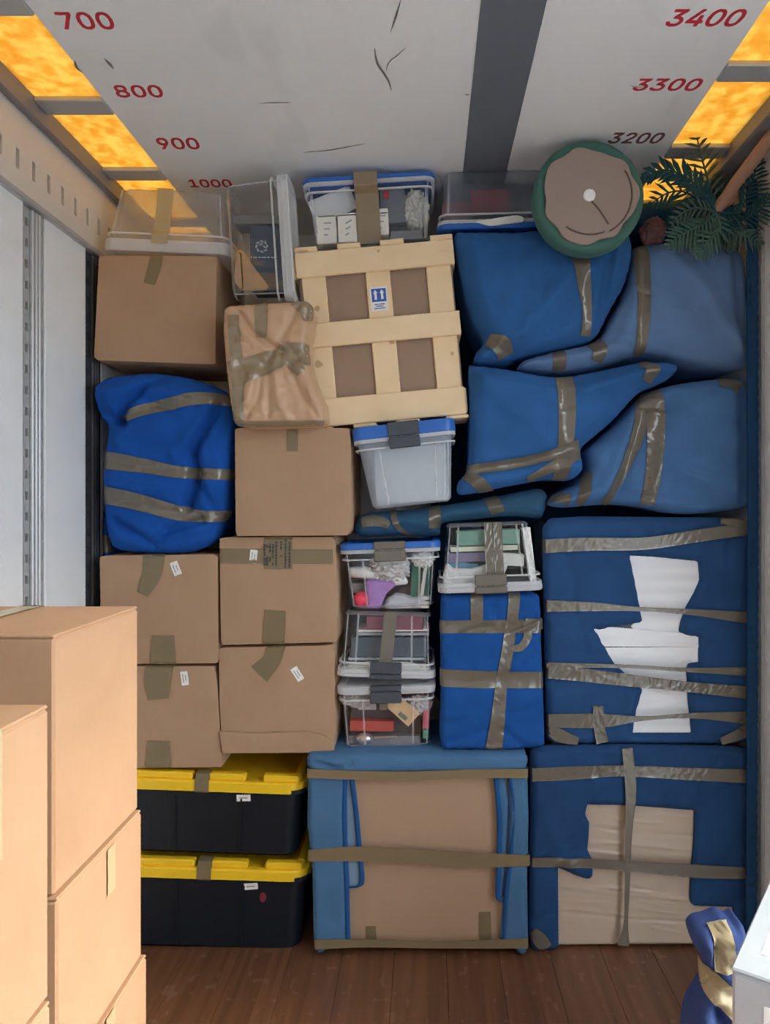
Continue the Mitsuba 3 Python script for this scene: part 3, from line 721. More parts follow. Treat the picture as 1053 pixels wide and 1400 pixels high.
t = Tub('storage_tub', 'clear tub at the bottom of the tub column, a slanted tan card inside', ((459, 946), (596, 942)), ((471, 1025), (588, 1025)), 2.68, 0.34, lid='milky_plastic', lid_t=0.014, latch='grey_plastic', latch_w=0.115, ribs=(-0.26, 0.30))
t.tape(-0.01, t.h - 0.075, t.h - 0.01, 0.03, bsdf='tape', wrinkle=0.001)
block('dark_box', 'dark grey box filling the bottom tub of the column', 'box', (528, 982, 96, 44), 2.79, 0.12, (0.075, 0.075, 0.085))
block('red_folder', 'red folder lying in the bottom tub of the column', 'folder', (508, 993, 60, 14), 2.745, 0.1, (0.50, 0.08, 0.07), -1)
block('grey_tray', 'grey tray on the floor of the bottom tub', 'tray', (526, 1012, 98, 12), 2.76, 0.14, (0.25, 0.25, 0.26))
k = thing('ladle', 'silver ladle lying in front of the grey tray in the bottom tub', 'ladle')
m = trimesh.creation.icosphere(3); m.vertices *= np.array([12 * 2.73e-3, 0.02, 8 * 2.73e-3]); part(k, 'bowl', place(m, 498, 1010, 2.735), 'shiny_steel', True)
part(k, 'handle', place(hull_box(-0.042, 0.042, 0, 0.006, -0.004, 0.004, 0.002), 527, 1008, 2.735, 3), 'shiny_steel')
scene['shiny_steel'] = principled((0.6, 0.6, 0.62), 0.2, metallic=0.8)
block('red_book', 'pinkish red book standing at the right end of the bottom tub', 'book', (583, 977, 9, 40), 2.73, 0.1, (0.62, 0.13, 0.16), -3)
block('green_book', 'small green book under the pinkish red one in the bottom tub', 'book', (582, 1004, 8, 12), 2.73, 0.1, (0.08, 0.32, 0.20))
lump('white_cloth', 'greyish white cloth at the top left of the bottom tub', 'cloth', 490, 957, 2.745, (24, 10, 0.03), (0.5, 0.48, 0.48), 0.4, 5, 8)
lump('plastic_bag', 'crumpled grey plastic bag at the top right of the bottom tub', 'bag', 574, 963, 2.745, (18, 13, 0.03), (0.55, 0.53, 0.53), 0.5, 5, 9)
k = block('small_label', 'narrow white label on the dark grey box in the bottom tub', 'label', (502, 966, 25, 9), 2.775, 0.004, (0.7, 0.72, 0.74))
k = block('tan_card', 'tan card with a dark stamp set at a slant in the bottom tub', 'card', (550, 970, 44, 24), 2.715, 0.004, (0.66, 0.46, 0.26), -45 + 3, c=0.001)
part(k, 'stamp', place(hull_box(-0.018, 0.018, -0.001, 0, -0.008, 0.008, 0.0005), 551, 979, 2.714, -40), 'grey_green')
scene['grey_green'] = principled((0.16, 0.20, 0.17), 0.6)

# ---------------------------------------------------------------- yellow lidded totes
def tote(label, x0, x1, ytop, ybot, Y, dot=False):
    t = Tub('storage_tote', label, ((x0, ytop + 26), (x1, ytop + 24)), ((x0 + 7, ybot), (x1 - 14, ybot)), Y, 0.42, lid=None, wall='black_plastic', latch=None, ribs=(-0.18, 0.18), group='black totes with yellow lids', category='tote', floor_r=0.05)
    h, hx, hy = t.h, t.hw, t.hy - 0.015
    o = 0.016
    part(t.k, 'lid', t.put(loft([(hx, hy, 0.06, h - 0.014), (hx + o, hy + o, 0.07, h - 0.014), (hx + o, hy + o, 0.07, h + 0.018), (hx + o - 0.005, hy + o - 0.005, 0.065, h + 0.024), (hx - 0.01, hy - 0.01, 0.05, h + 0.024), (hx - 0.015, hy - 0.015, 0.05, h + 0.015)], (True, True))), 'yellow_plastic', 30, 'yellow lid')
    for a, b in ((-0.27, -0.06), (-0.02, 0.135), (0.20, hx - 0.01), (-hx + 0.01, -0.25)):
        if b > a:
            for y0 in (-hy + 0.004,):
                part(t.k, 'lid_rib', t.put(hull_box(a, b, y0 - 0.008, y0 + 0.028, h + 0.022, h + 0.048, 0.006)), 'yellow_plastic', label='raised yellow lid rib')
    part(t.k, 'lid_rib', t.put(hull_box(hx - 0.034, hx - 0.006, -hy + 0.03, hy - 0.03, h + 0.022, h + 0.048, 0.006)), 'yellow_plastic', label='raised yellow lid rib')
    g = []
    xw = 0.052
    for x in np.linspace(-0.02 - xw / 2, -0.02 + xw / 2, 5):
        g.append([(x, -hy - 0.010, h - 0.02), (x, -hy - o - 0.003, h - 0.012), (x, -hy - o - 0.003, h + 0.024), (x, -hy - 0.007, h + 0.029), (x, -hy - 0.007, h + 0.049), (x, -hy + 0.034, h + 0.0505)])
    g = np.array(g).transpose(1, 0, 2)
    part(t.k, 'tape', t.put(strip(g + np.array([0, -0.001, 0.0]))), 'tape_on_card', False)
    return t


def tote_sticker(t, cx, cy, w, h, deg, Y):
    c = np.linalg.inv(t.M) @ np.array([*P(cx, cy, Y), 1])
    u = Y / F
    for q in (0, 1):
        ww, hh = (w * u, h * u) if q == 0 else (w * 0.6 * u, h * 0.24 * u)
        m = hull_box(-ww / 2, ww / 2, -0.001 - 0.001 * q, 0 - 0.001 * q, -hh / 2, hh / 2, 0.0003)
        m.apply_transform(trimesh.transformations.rotation_matrix(-math.radians(deg), [0, 1, 0]))
        m.apply_transform(trimesh.transformations.rotation_matrix(math.atan2(t.hw - t.wb / 2, t.h), [1, 0, 0]))
        m.apply_translation([c[0], t.fy(c[2]) - 0.0025, c[2]])
        if q == 0: k = part(t.k, 'sticker', t.put(m), 'white_paper', label='small white sticker')
        else: part(k, 'print', t.put(m), 'grey_print')


t = tote('black tote with a yellow lid under the cardboard boxes, upper one of two', 150, 417, 1052, 1173, 2.68)
tote_sticker(t, 333, 1091, 19, 9, 3, 2.694)
t = tote('black yellow-lidded tote with a red dot, standing on the wooden floor', 152, 421, 1172, 1304, 2.69)
tote_sticker(t, 343, 1212, 19, 9, 6, 2.703)
m = trimesh.creation.cylinder(0.014, 0.002, sections=20); m.apply_transform(trimesh.transformations.rotation_matrix(math.pi / 2, [1, 0, 0])); m.apply_scale([0.9, 1, 1.3])
c = np.linalg.inv(t.M) @ np.array([*P(359, 1228, 2.70), 1])
m.apply_translation([c[0], t.fy(c[2]) - 0.002, c[2]])
part(t.k, 'seal', t.put(m), 'dull_red', label='dull red round seal')
scene['dull_red'] = principled((0.16, 0.025, 0.035), 0.5)

# ---------------------------------------------------------------- wooden crate
CU, CV, CYC, CD, CR = 518, 450, 2.70, 0.20, 5.2
def crate_part(parent, name, u0, u1, v0, v1, y0, y1, bsdf='pine', c=0.003, label=None):
    s = CYC / F
    return part(parent, name, place(hull_box(u0 * s, u1 * s, y0, y1, v0 * s, v1 * s, c), CU, CV, CYC, CR), bsdf, label=label)
k = thing('wooden_crate', 'pale pine crate with four brown window panels and a blue arrow label', 'crate')
for u0, u1, v0, v1 in ((-106, 112, 80, 114), (-100, 112, -17, 16), (-100, 109, -126, -88)): crate_part(k, 'front_slat', u0, u1, v0, v1, 0, 0.016)
ups = [crate_part(k, 'front_upright', u0, u1, -126, 113, 0.0165, 0.028) for u0, u1 in ((-100, -67), (-12, 22), (72, 106))]
crate_part(k, 'board', -104, 108, -124, 112, 0.029, 0.037, 'hardboard', label='brown hardboard panel')
for u0, u1 in ((-106, -75), (-47, -15), (12, 45), (81, 112)):
    crate_part(k, 'top_slat', u0, u1, 114.3, 122, 0.004, CD)
    crate_part(k, 'bottom_slat', u0, u1, -131, -126.3, 0.004, CD)
for v0, v1 in ((80, 113), (-17, 16), (-124, -88)):
    crate_part(k, 'side_slat', 106.4, 112, v0 + 1, v1 - 1, 0.0205, CD)
    crate_part(k, 'side_slat', -112, -106.4, v0 + 1, v1 - 1, 0.0205, CD)
crate_part(k, 'back_panel', -105, 105, -124, 112, CD - 0.02, CD, 'hardboard')
# the label: white sheet, blue field with two white upright arrows, small print below
def lab_piece(parent, name, u0, u1, v0, v1, y, bsdf, label=None):
    return crate_part(parent, name, u0, u1, v0, v1, 0.0165 - y - 0.0008, 0.0165 - y, bsdf, 0.0002, label)
lk = lab_piece(k, 'label', -8, 16, 26, 60, 0.0, 'white_paper', 'white arrow label')
lab_piece(lk, 'field', -6, 14, 39, 57, 0.0009, 'blue_ink')
for u in (-0.5, 8.5):
    s = CYC / F
    pl = Polygon([(u - 1.6, 42), (u + 1.6, 42), (u + 1.6, 50.5), (u + 3.2, 50.5), (u, 55.5), (u - 3.2, 50.5), (u - 1.6, 50.5)])
    m = trimesh.creation.extrude_polygon(shapely.affinity.scale(pl, s, s, origin=(0, 0)), 0.0008, engine='earcut')
    m.apply_transform(np.array([[1, 0, 0, 0], [0, 0, -1, 0.0165 - 0.0018], [0, 1, 0, 0], [0, 0, 0, 1.0]]))
    part(lk, 'arrow', place(m, CU, CV, CYC, CR), 'white_paper')
for v, w in ((35.5, 7), (32.8, 5), (30, 8)): lab_piece(lk, 'print', 4 - w, 4 + w, v - 0.6, v + 0.6, 0.0009, 'blue_ink')

# ---------------------------------------------------------------- paper parcel
k = thing('paper_parcel', 'crumpled brown paper parcel bound with tape, left of the wooden crate', 'parcel')
pc = [([(322, 420), (345, 455), (385, 480)], 5, -0.02), ([(410, 415), (390, 450), (365, 490)], 5, -0.010), ([(330, 500), (420, 485)], 12, -0.014), ([(360, 500), (350, 545), (330, 580)], 5, -0.012), ([(375, 500), (380, 545), (395, 580)], 6, 0.010),
      ([(395, 500), (410, 540), (440, 575)], 5, -0.012), ([(345, 510), (338, 550)], 6, 0.010), ([(410, 500), (425, 540)], 6, 0.010), ([(365, 510), (366, 570)], 4, -0.008)]
sp = Slab([(304, 422), (310, 416), (350, 413), (405, 410), (418, 410), (425, 418), (422, 440), (417, 470), (420, 492), (428, 520), (440, 548), (444, 572), (438, 580), (380, 582), (335, 582), (318, 578), (313, 550), (307, 500), (303, 450)], 2.54, 0.15, r=0.03, res=0.007, amp=0.014, freq=11, seed=21, creases=pc, rough=0.008, folds=0.012, soft=False)
part(k, 'wrapping', sp.mesh, 'kraft_paper', True)
tape(k, sp, [(356, 408), (357, 440), (356, 460)], [18, 17, 16], 0.003, bsdf='tape_brown')
tape(k, sp, [(316, 512), (345, 503), (372, 492), (398, 482), (424, 484)], [36, 32, 28, 26, 30], 0.006, bsdf='tape_brown')
tape(k, sp, [(318, 430), (324, 500), (326, 585)], [16, 16, 16], 0.002, bsdf='tape_brown')
tape(k, sp, [(402, 409), (416, 420), (424, 436)], [14, 20, 14], 0.004, bsdf='tape_brown')
tape(k, sp, [(388, 470), (400, 492), (412, 510)], [16, 20, 14], 0.006, bsdf='tape_brown')
tape(k, sp, [(330, 580), (385, 579), (442, 578)], 7, 0.002, bsdf='tape_brown')

# ---------------------------------------------------------------- blanket bundles
ROYAL, NAVY, SLATE, TEAL, PALE, MID = (0.010, 0.078, 0.35), (0.024, 0.075, 0.19), (0.115, 0.21, 0.39), (0.034, 0.10, 0.18), (0.07, 0.165, 0.30), (0.030, 0.115, 0.31)  # right-hand blues set lighter and greyer, glare haze mixed into the colour


def bundle(base, label, cat, outline, Y, depth, color, r=0.05, seed=1, creases=(), amp=0.012, freq=5.0, res=0.011, bulge=0.02, soft=True, holes=(), group=None, rough=0.0018, inset=0.05, folds=0.011):
    k = thing(base, label, cat, group)
    s = Slab(outline, Y, depth, r=r, res=res, amp=amp, freq=freq, seed=seed, creases=creases, bulge=bulge, soft=soft, holes=holes, rough=rough, inset=inset, folds=folds)
    part(k, 'blanket', s.mesh, 'fabric', True, color=color)
    return k, s


W = 'blanket-wrapped pieces on the right of the stack'
cr = [([(300, 556), (278, 590), (264, 618), (268, 650), (258, 690)], 7, -0.06), ([(292, 545), (312, 600), (306, 680)], 14, 0.02), ([(160, 576), (172, 552), (200, 524), (230, 512)], 6, -0.045), ([(140, 540), (165, 530), (190, 516)], 12, 0.02), ([(132, 562), (150, 572), (168, 578)], 6, -0.05), ([(128, 530), (140, 550), (150, 566)], 4, -0.02),
      ([(165, 565), (235, 548), (312, 544)], 9, -0.010), ([(135, 632), (310, 648)], 9, -0.012), ([(135, 680), (250, 702), (305, 706)], 9, -0.012), ([(207, 748), (190, 732), (155, 712)], 6, -0.035), ([(207, 748), (228, 726), (275, 712)], 6, -0.03), ([(220, 745), (250, 738), (285, 730)], 6, -0.02), ([(160, 600), (220, 590), (270, 600)], 16, 0.015), ([(150, 660), (230, 668)], 12, 0.012), ([(240, 620), (262, 600), (286, 575)], 9, 0.02), ([(200, 520), (240, 540), (290, 535)], 12, 0.012), ([(268, 660), (290, 690), (300, 720)], 6, -0.02)]
k, s = bundle('blanket_bundle', 'royal blue blanket bundle with three bands of tape, above the left cardboard boxes', 'bundle', [(120, 530), (135, 515), (165, 509), (205, 507), (250, 513), (290, 526), (312, 541), (318, 572), (315, 612), (311, 652), (308, 692), (298, 716), (286, 742), (250, 757), (190, 757), (150, 752), (140, 735), (135, 700), (133, 660), (135, 620), (140, 584), (128, 566)], 2.66, 0.42, ROYAL, r=0.07, seed=31, creases=cr, amp=0.018, freq=8, rough=0.003)
tape(k, s, [(163, 574), (200, 560), (238, 552), (275, 545), (325, 547)], [14, 16, 17, 17, 15], 0.001)
tape(k, s, [(128, 627), (165, 632), (204, 638), (250, 646), (320, 649)], [24, 23, 19, 16, 15], 0.001)
tape(k, s, [(128, 674), (190, 686), (248, 702), (280, 706), (318, 706)], [24, 23, 20, 16, 15], 0.002)
k, s = bundle('blanket_bundle', 'narrow blue bundle squeezed between the left wall and the sticker box', 'bundle', [(121, 705), (132, 698), (147, 715), (150, 760), (150, 930), (122, 930), (119, 820)], 2.80, 0.3, ROYAL, r=0.03, seed=33, bulge=0)
tape(k, s, [(112, 746), (132, 745), (152, 743)], 24, 0.002)
# upper armchair: blue piece and slate piece
cr = [([(708, 460), (745, 420), (790, 365)], 14, 0.014), ([(725, 470), (770, 430)], 10, -0.010), ([(835, 340), (828, 400), (820, 450)], 7, -0.015), ([(640, 330), (660, 400), (690, 470)], 20, 0.010), ([(792, 345), (802, 455)], 10, -0.008), ([(660, 462), (700, 486)], 8, -0.012)]
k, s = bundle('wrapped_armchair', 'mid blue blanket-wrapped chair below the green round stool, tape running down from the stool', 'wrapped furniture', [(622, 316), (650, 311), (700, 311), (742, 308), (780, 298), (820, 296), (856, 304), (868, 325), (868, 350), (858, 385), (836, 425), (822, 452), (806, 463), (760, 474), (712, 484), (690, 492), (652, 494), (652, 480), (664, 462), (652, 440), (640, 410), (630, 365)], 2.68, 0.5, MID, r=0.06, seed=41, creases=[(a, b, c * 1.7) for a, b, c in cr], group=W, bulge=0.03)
tape(k, s, [(788, 330), (795, 380), (802, 420), (802, 458)], [32, 22, 13, 15], 0.003)
tape(k, s, [(667, 464), (685, 474), (693, 486)], [17, 24, 22], 0.005)
cr = [([(905, 345), (940, 380), (985, 450), (1025, 495)], 16, 0.018), ([(880, 345), (878, 420), (874, 485)], 10, -0.010), ([(862, 370), (856, 420), (835, 460)], 7, -0.014), ([(720, 492), (790, 475)], 8, 0.008), ([(900, 470), (1000, 500)], 14, -0.012), ([(1005, 345), (1012, 420), (1020, 500)], 8, -0.016)]
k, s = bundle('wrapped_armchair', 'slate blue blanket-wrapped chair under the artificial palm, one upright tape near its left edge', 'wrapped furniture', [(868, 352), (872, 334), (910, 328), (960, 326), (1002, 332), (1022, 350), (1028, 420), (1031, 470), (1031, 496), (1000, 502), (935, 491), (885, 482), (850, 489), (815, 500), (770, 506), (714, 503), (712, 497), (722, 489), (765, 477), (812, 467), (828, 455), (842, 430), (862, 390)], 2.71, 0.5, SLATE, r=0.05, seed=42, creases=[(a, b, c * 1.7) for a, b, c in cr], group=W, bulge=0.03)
tape(k, s, [(876, 332), (880, 400), (876, 484)], [18, 17, 15], 0.002)
tape(k, s, [(812, 462), (820, 478), (816, 494)], [22, 20, 16], 0.004)
tape(k, s, [(764, 472), (766, 506)], 18, 0.002)
# lower armchair
cr = [([(660, 520), (720, 560), (760, 620)], 24, 0.012), ([(930, 500), (880, 505), (800, 535)], 10, 0.016), ([(910, 520), (860, 555), (800, 610)], 9, -0.012), ([(640, 645), (720, 632), (790, 612)], 8, -0.016), ([(650, 672), (720, 655), (790, 640)], 10, 0.012), ([(772, 516), (768, 650)], 12, -0.008), ([(828, 540), (850, 560)], 10, -0.010)]
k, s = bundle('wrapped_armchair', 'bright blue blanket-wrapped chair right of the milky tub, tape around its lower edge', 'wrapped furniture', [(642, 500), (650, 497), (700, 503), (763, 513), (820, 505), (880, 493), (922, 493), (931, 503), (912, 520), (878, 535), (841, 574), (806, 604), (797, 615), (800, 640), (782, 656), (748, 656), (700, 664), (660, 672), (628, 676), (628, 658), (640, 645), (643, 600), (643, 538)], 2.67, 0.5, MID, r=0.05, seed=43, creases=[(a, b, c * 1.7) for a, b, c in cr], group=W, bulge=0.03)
tape(k, s, [(772, 512), (774, 560), (772, 610), (766, 656)], [24, 24, 22, 20], 0.003)
tape(k, s, [(640, 642), (690, 636), (740, 626), (770, 618), (794, 612)], [13, 14, 13, 16, 24], 0.004)
tape(k, s, [(636, 646), (654, 660), (672, 678)], [16, 18, 18], 0.002)
tape(k, s, [(722, 656), (760, 636), (792, 618)], [8, 15, 18], 0.004)
tape(k, s, [(878, 494), (890, 502), (884, 522)], [18, 20, 16], 0.002)
cr = [([(920, 540), (905, 620), (890, 700)], 12, -0.010), ([(860, 570), (840, 640), (820, 690)], 12, 0.014), ([(880, 560), (850, 660), (835, 695)], 8, -0.012), ([(930, 660), (980, 690), (1020, 690)], 14, -0.012), ([(1014, 530), (1018, 600), (1018, 690)], 8, -0.015), ([(815, 625), (800, 680)], 9, 0.010)]
k, s = bundle('wrapped_armchair', 'steel blue blanket-wrapped chair with a wide glossy upright tape, by the right wall', 'wrapped furniture', [(914, 527), (950, 520), (1000, 515), (1024, 520), (1032, 560), (1033, 620), (1032, 685), (1005, 698), (930, 703), (880, 694), (830, 690), (775, 694), (752, 690), (765, 676), (792, 662), (806, 642), (802, 620), (812, 608), (846, 579), (882, 541)], 2.71, 0.5, (0.068, 0.165, 0.35), r=0.05, seed=44, creases=[(a, b, c * 1.7) for a, b, c in cr], group=W, bulge=0.03)  # glare haze mixed into this blue as well
tape(k, s, [(893, 532), (896, 570), (893, 630), (886, 690)], [26, 26, 24, 20], 0.006)
tape(k, s, [(882, 540), (872, 590), (856, 632), (828, 690)], [14, 18, 15, 13], 0.003)
tape(k, s, [(804, 644), (800, 668), (793, 690)], 13, 0.002)
tape(k, s, [(752, 678), (768, 680), (780, 684)], 15, 0.002)
tape(k, s, [(984, 522), (1000, 524), (1012, 532)], [14, 16, 20], 0.002)
bundle('hanging_blanket', 'narrow dark blue blanket hanging down the right wall beside the wrapped chairs', 'blanket', [(1023, 250), (1038, 240), (1039, 700), (1036, 1300), (1022, 1300), (1025, 700)], 2.64, 0.018, (0.016, 0.06, 0.14), r=0.012, seed=55, soft=False, amp=0.008, freq=9, inset=0.0, bulge=0, creases=[([(1028, 260), (1030, 700), (1029, 1290)], 3, -0.012), ([(1034, 250), (1034, 1290)], 3, 0.008)])
bundle('blanket_heap', 'dark navy blankets piled behind the wrapped chairs, seen only in the gaps', 'blanket heap', [(590, 400), (640, 370), (760, 365), (920, 360), (938, 420), (938, 700), (935, 960), (600, 960), (590, 700)], 3.26, 0.15, (0.012, 0.05, 0.11), r=0.04, seed=56, amp=0.02, res=0.02)
# dark bundle behind the palm and a teal roll under the chairs
bundle('blanket_bundle', 'dark blue blanket bundle behind the artificial palm, by the right wall', 'bundle', [(852, 318), (856, 290), (885, 274), (930, 268), (1000, 258), (1030, 265), (1032, 312), (1000, 318), (890, 318)], 2.84, 0.3, (0.018, 0.075, 0.17), r=0.05, seed=51, amp=0.02)
lump('paper_bundle', 'small brownish pink lump between the round stool and the palm', 'bundle', 893, 318, 2.74, (18, 20, 0.05), (0.20, 0.11, 0.12), 0.3, 3, 4)
cr = [([(520, 735), (540, 715), (560, 712)], 5, 0.01), ([(490, 715), (610, 728)], 10, -0.01), ([(640, 690), (740, 680)], 14, -0.008), ([(600, 700), (620, 720)], 8, -0.012)]
k, s = bundle('blanket_roll', 'teal blue blanket roll lying below the milky tub and the bright blue chair', 'blanket roll', [(487, 712), (500, 702), (560, 697), (620, 689), (680, 679), (735, 668), (750, 676), (748, 696), (744, 705), (738, 709), (700, 706), (650, 710), (605, 716), (598, 733), (540, 733), (488, 733)], 2.76, 0.35, TEAL, r=0.05, seed=52, creases=cr)
tape(k, s, [(594, 684), (595, 722)], [16, 17], 0.002)
tape(k, s, [(660, 664), (670, 678), (682, 702)], [18, 19, 20], 0.002)
tape(k, s, [(494, 714), (515, 712), (533, 718)], [14, 15, 10], 0.003)
tape(k, s, [(538, 688), (538, 705), (546, 722), (560, 731), (580, 737)], [9, 9, 8, 5, 4], 0.003)
# upright blue parcel
cr = [([(600, 857), (738, 856)], 12, -0.006), ([(600, 928), (742, 928)], 14, -0.006), ([(700, 860), (690, 930), (676, 1020)], 12, -0.006), ([(600, 1018), (640, 1008), (664, 998)], 5, -0.010), ([(696, 975), (720, 970), (742, 962)], 5, -0.008), ([(690, 1000), (715, 1020)], 5, -0.010), ([(612, 980), (640, 976)], 6, 0.006), ([(672, 822), (680, 846)], 5, -0.006), ([(720, 890), (700, 915)], 7, 0.008)]
k, s = bundle('wrapped_parcel', 'upright royal blue parcel crossed by two wide bands of tape, under the upside-down tub', 'parcel', [(603, 815), (640, 813), (700, 813), (738, 812), (740, 835), (741, 880), (743, 930), (745, 990), (746, 1022), (700, 1026), (640, 1026), (605, 1026), (601, 1005), (603, 940), (602, 870)], 2.67, 0.4, (0.013, 0.08, 0.29), r=0.02, seed=61, creases=cr, amp=0.006, freq=8, soft=False, bulge=0.006)
tape(k, s, [(590, 857), (660, 857), (750, 856)], [17, 18, 19], 0.001)
tape(k, s, [(590, 926), (660, 929), (750, 930)], [24, 24, 22], 0.001)
tape(k, s, [(652, 808), (652, 850)], 17, 0.003)
tape(k, s, [(704, 808), (700, 850), (692, 900), (686, 935), (680, 990), (674, 1034)], [16, 15, 16, 16, 20, 24], 0.003)
tape(k, s, [(718, 848), (722, 868), (712, 884), (698, 886)], [11, 11, 10, 9], 0.004)
tape(k, s, [(718, 853), (746, 854)], 16, 0.006)
# grand parcel with the white board
cr = [([(775, 760), (790, 850), (800, 900)], 9, -0.008), ([(850, 715), (850, 760)], 8, -0.006), ([(960, 700), (975, 760), (975, 860)], 9, -0.008), ([(745, 747), (1028, 728)], 12, -0.005), ([(760, 860), (810, 880)], 10, 0.006), ([(985, 880), (1020, 920)], 12, 0.006)]
hole = [(863, 760), (900, 762), (958, 768), (960, 794), (952, 812), (941, 831), (934, 850), (931, 867), (958, 873), (958, 907), (942, 909), (944, 960), (949, 1005), (867, 1005), (872, 975), (881, 945), (841, 908), (828, 885), (816, 863), (850, 857), (881, 852), (873, 810)]
k, s = bundle('wrapped_furniture', 'tall navy blanket-wrapped piece by the right wall with white boards showing through a hole', 'wrapped furniture', [(743, 722), (752, 709), (800, 706), (900, 707), (1000, 708), (1026, 712), (1033, 740), (1034, 860), (1034, 990), (1028, 1014), (1000, 1019), (880, 1019), (760, 1019), (748, 1012), (746, 900), (744, 800)], 2.71, 0.03, NAVY, r=0.03, seed=71, creases=cr, amp=0.006, freq=6, soft=False, holes=[hole], bulge=0.006, res=0.013, inset=0.0, group=W)
b0, b1 = P(752, 1010, 2.75), P(1024, 716, 2.75)
part(k, 'carcass', hull_box(b0[0], b1[0], 2.745, 3.2, b0[2], b1[2], 0.01), 'painted', color=(0.10, 0.12, 0.15))
G3 = [([(855, 752), (968, 760), (968, 800), (945, 850), (873, 850)], 2.738), ([(808, 855), (965, 868), (965, 884), (812, 884)], 2.732), ([(825, 885), (964, 884), (964, 912), (838, 912)], 2.736), ([(835, 912), (952, 912), (956, 1012), (858, 1012)], 2.740), ([(870, 848), (938, 850), (936, 866), (860, 860)], 2.739)]
for q, y in G3:
    sb = Slab(q, y, 0.005, r=0.001, res=0.03)
    part(k, 'white_board', sb.mesh, 'white_board', 35, 'white board under the blanket')
def board_fn(p, n, uv):
    return mix((0.74, 0.77, 0.80), (0.82, 0.85, 0.87), smoothstep(0.2, 0.8, noise(p.x * 2, 1.0, p.z * 40)))
scene['white_board'] = principled(mikit.proc(board_fn), 0.25, specular=0.5)
class Flat:
    """the taut plane just in front of a bundle, for tape that spans a hole"""
    def __init__(f, s, y): f.Y, f.to, f.seed, f.layer, f.yy, f.s = s.Y, s.to, s.seed, 0, y, s
    def at(f, q, off):
        fill = Polygon(f.s.poly.exterior)
        inside = shapely.contains_xy(fill, q[:, 0], q[:, 1])
        y = np.minimum(f.yy, np.where(shapely.contains_xy(f.s.poly, q[:, 0], q[:, 1]), f.s.y(q), f.yy)) - off
        p = np.stack([q[:, 0], y, q[:, 1]], 1)
        if (~inside).any():
            d, i = f.s.edge.query(q[~inside])
            p[~inside, 0], p[~inside, 2] = f.s.fine[i][:, 0], f.s.fine[i][:, 1]
            p[~inside, 1] = f.s.Y + f.s.r + d
        return p
fs = Flat(s, 2.704)
tape(k, fs, [(740, 747), (800, 744), (880, 743), (950, 733), (1026, 722)], [19, 18, 17, 17, 17], 0.002)
tape(k, fs, [(984, 712), (1008, 714), (1026, 722)], [8, 14, 10], 0.003)
tape(k, fs, [(744, 828), (810, 829), (870, 832), (940, 836), (1036, 845)], [16, 12, 6, 8, 17], 0.002)
tape(k, fs, [(746, 916), (800, 922), (850, 928), (940, 938), (1036, 947)], [20, 18, 17, 14, 18], 0.006)
tape(k, fs, [(746, 908), (850, 910), (940, 915), (1036, 917)], [7, 5, 6, 13], 0.002)
tape(k, fs, [(746, 984), (820, 984), (880, 981), (950, 977), (1036, 981)], [18, 19, 6, 8, 19], 0.003)
tape(k, fs, [(817, 964), (818, 990), (823, 1014)], [14, 15, 17], 0.003)
tape(k, fs, [(748, 992), (764, 1004), (790, 1012)], [14, 18, 10], 0.002)
tape(k, fs, [(1028, 985), (1014, 1000), (984, 1012)], [14, 16, 10], 0.002)
# bottom right parcel with cardboard
cr = [([(800, 1030), (850, 1050), (860, 1120)], 9, -0.007), ([(955, 1060), (958, 1150)], 7, -0.007), ([(740, 1100), (760, 1150), (780, 1180)], 12, 0.008), ([(812, 1068), (818, 1100)], 7, 0.007), ([(990, 1090), (1010, 1180)], 10, 0.006)]
out = [(726, 1026), (740, 1022), (850, 1020), (1000, 1022), (1032, 1026), (1035, 1100), (1033, 1200), (1030, 1288), (1008, 1292), (1007, 1268), (1006, 1243), (950, 1241), (946, 1249), (947, 1215), (949, 1188), (952, 1150), (953, 1110), (860, 1103), (804, 1102), (801, 1116), (807, 1127), (806, 1150), (804, 1164), (811, 1178), (812, 1207), (790, 1200), (764, 1188), (765, 1300), (745, 1302), (728, 1303), (724, 1270), (726, 1150)]
k, s = bundle('wrapped_furniture', 'bottom right navy blanket-wrapped piece on the floor with film-wrapped cardboard showing', 'wrapped furniture', out, 2.69, 0.03, (0.020, 0.063, 0.16), r=0.022, seed=72, creases=cr, amp=0.006, freq=6, soft=False, bulge=0.004, res=0.012, inset=0.0, group=W)  # this navy also carries some of the glare haze
b0, b1 = P(766, 1292, 2.735), P(1006, 1032, 2.735)
sw = Slab([(730, 1030), (1028, 1030), (1026, 1290), (735, 1292)], 2.722, 0.42, r=0.004, res=0.006, amp=0.002, freq=6, seed=8, creases=[([(770, 1130 + 17 * i + lr.uniform(-4, 4)), (860, 1138 + 17 * i), (950, 1146 + 17 * i + lr.uniform(-6, 6))], 2.5, 0.003 * lr.uniform(-1, 1)) for i in range(8)] + [([(a, b), (a + l, b + lr.uniform(2, 9))], 1.6, 0.0022 * lr.uniform(0.4, 1)) for a, b, l in zip(lr.uniform(765, 900, 34), lr.uniform(1112, 1275, 34), lr.uniform(30, 70, 34))])
part(k, 'cardboard_cover', sw.mesh, 'cardboard_wrapped', True, 'tan cardboard under clear film')
def strand(pts, w, y=2.716):
    sl = Flat(s, y); sl.layer = 0
    return sl
fs = Flat(s, 2.686)
fs.s = s
class Flat2(Flat):
    def at(f, q, off):
        hull = f.s.poly.convex_hull
        inside = shapely.contains_xy(hull, q[:, 0], q[:, 1])
        y = np.minimum(f.yy, np.where(shapely.contains_xy(f.s.poly, q[:, 0], q[:, 1]), f.s.y(q), f.yy)) - off
        p = np.stack([q[:, 0], y, q[:, 1]], 1)
        if (~inside).any():
            d, i = f.s.edge.query(q[~inside])
            p[~inside, 0], p[~inside, 2] = f.s.fine[i][:, 0], f.s.fine[i][:, 1]
            p[~inside, 1] = f.s.Y + f.s.r + d
        return p
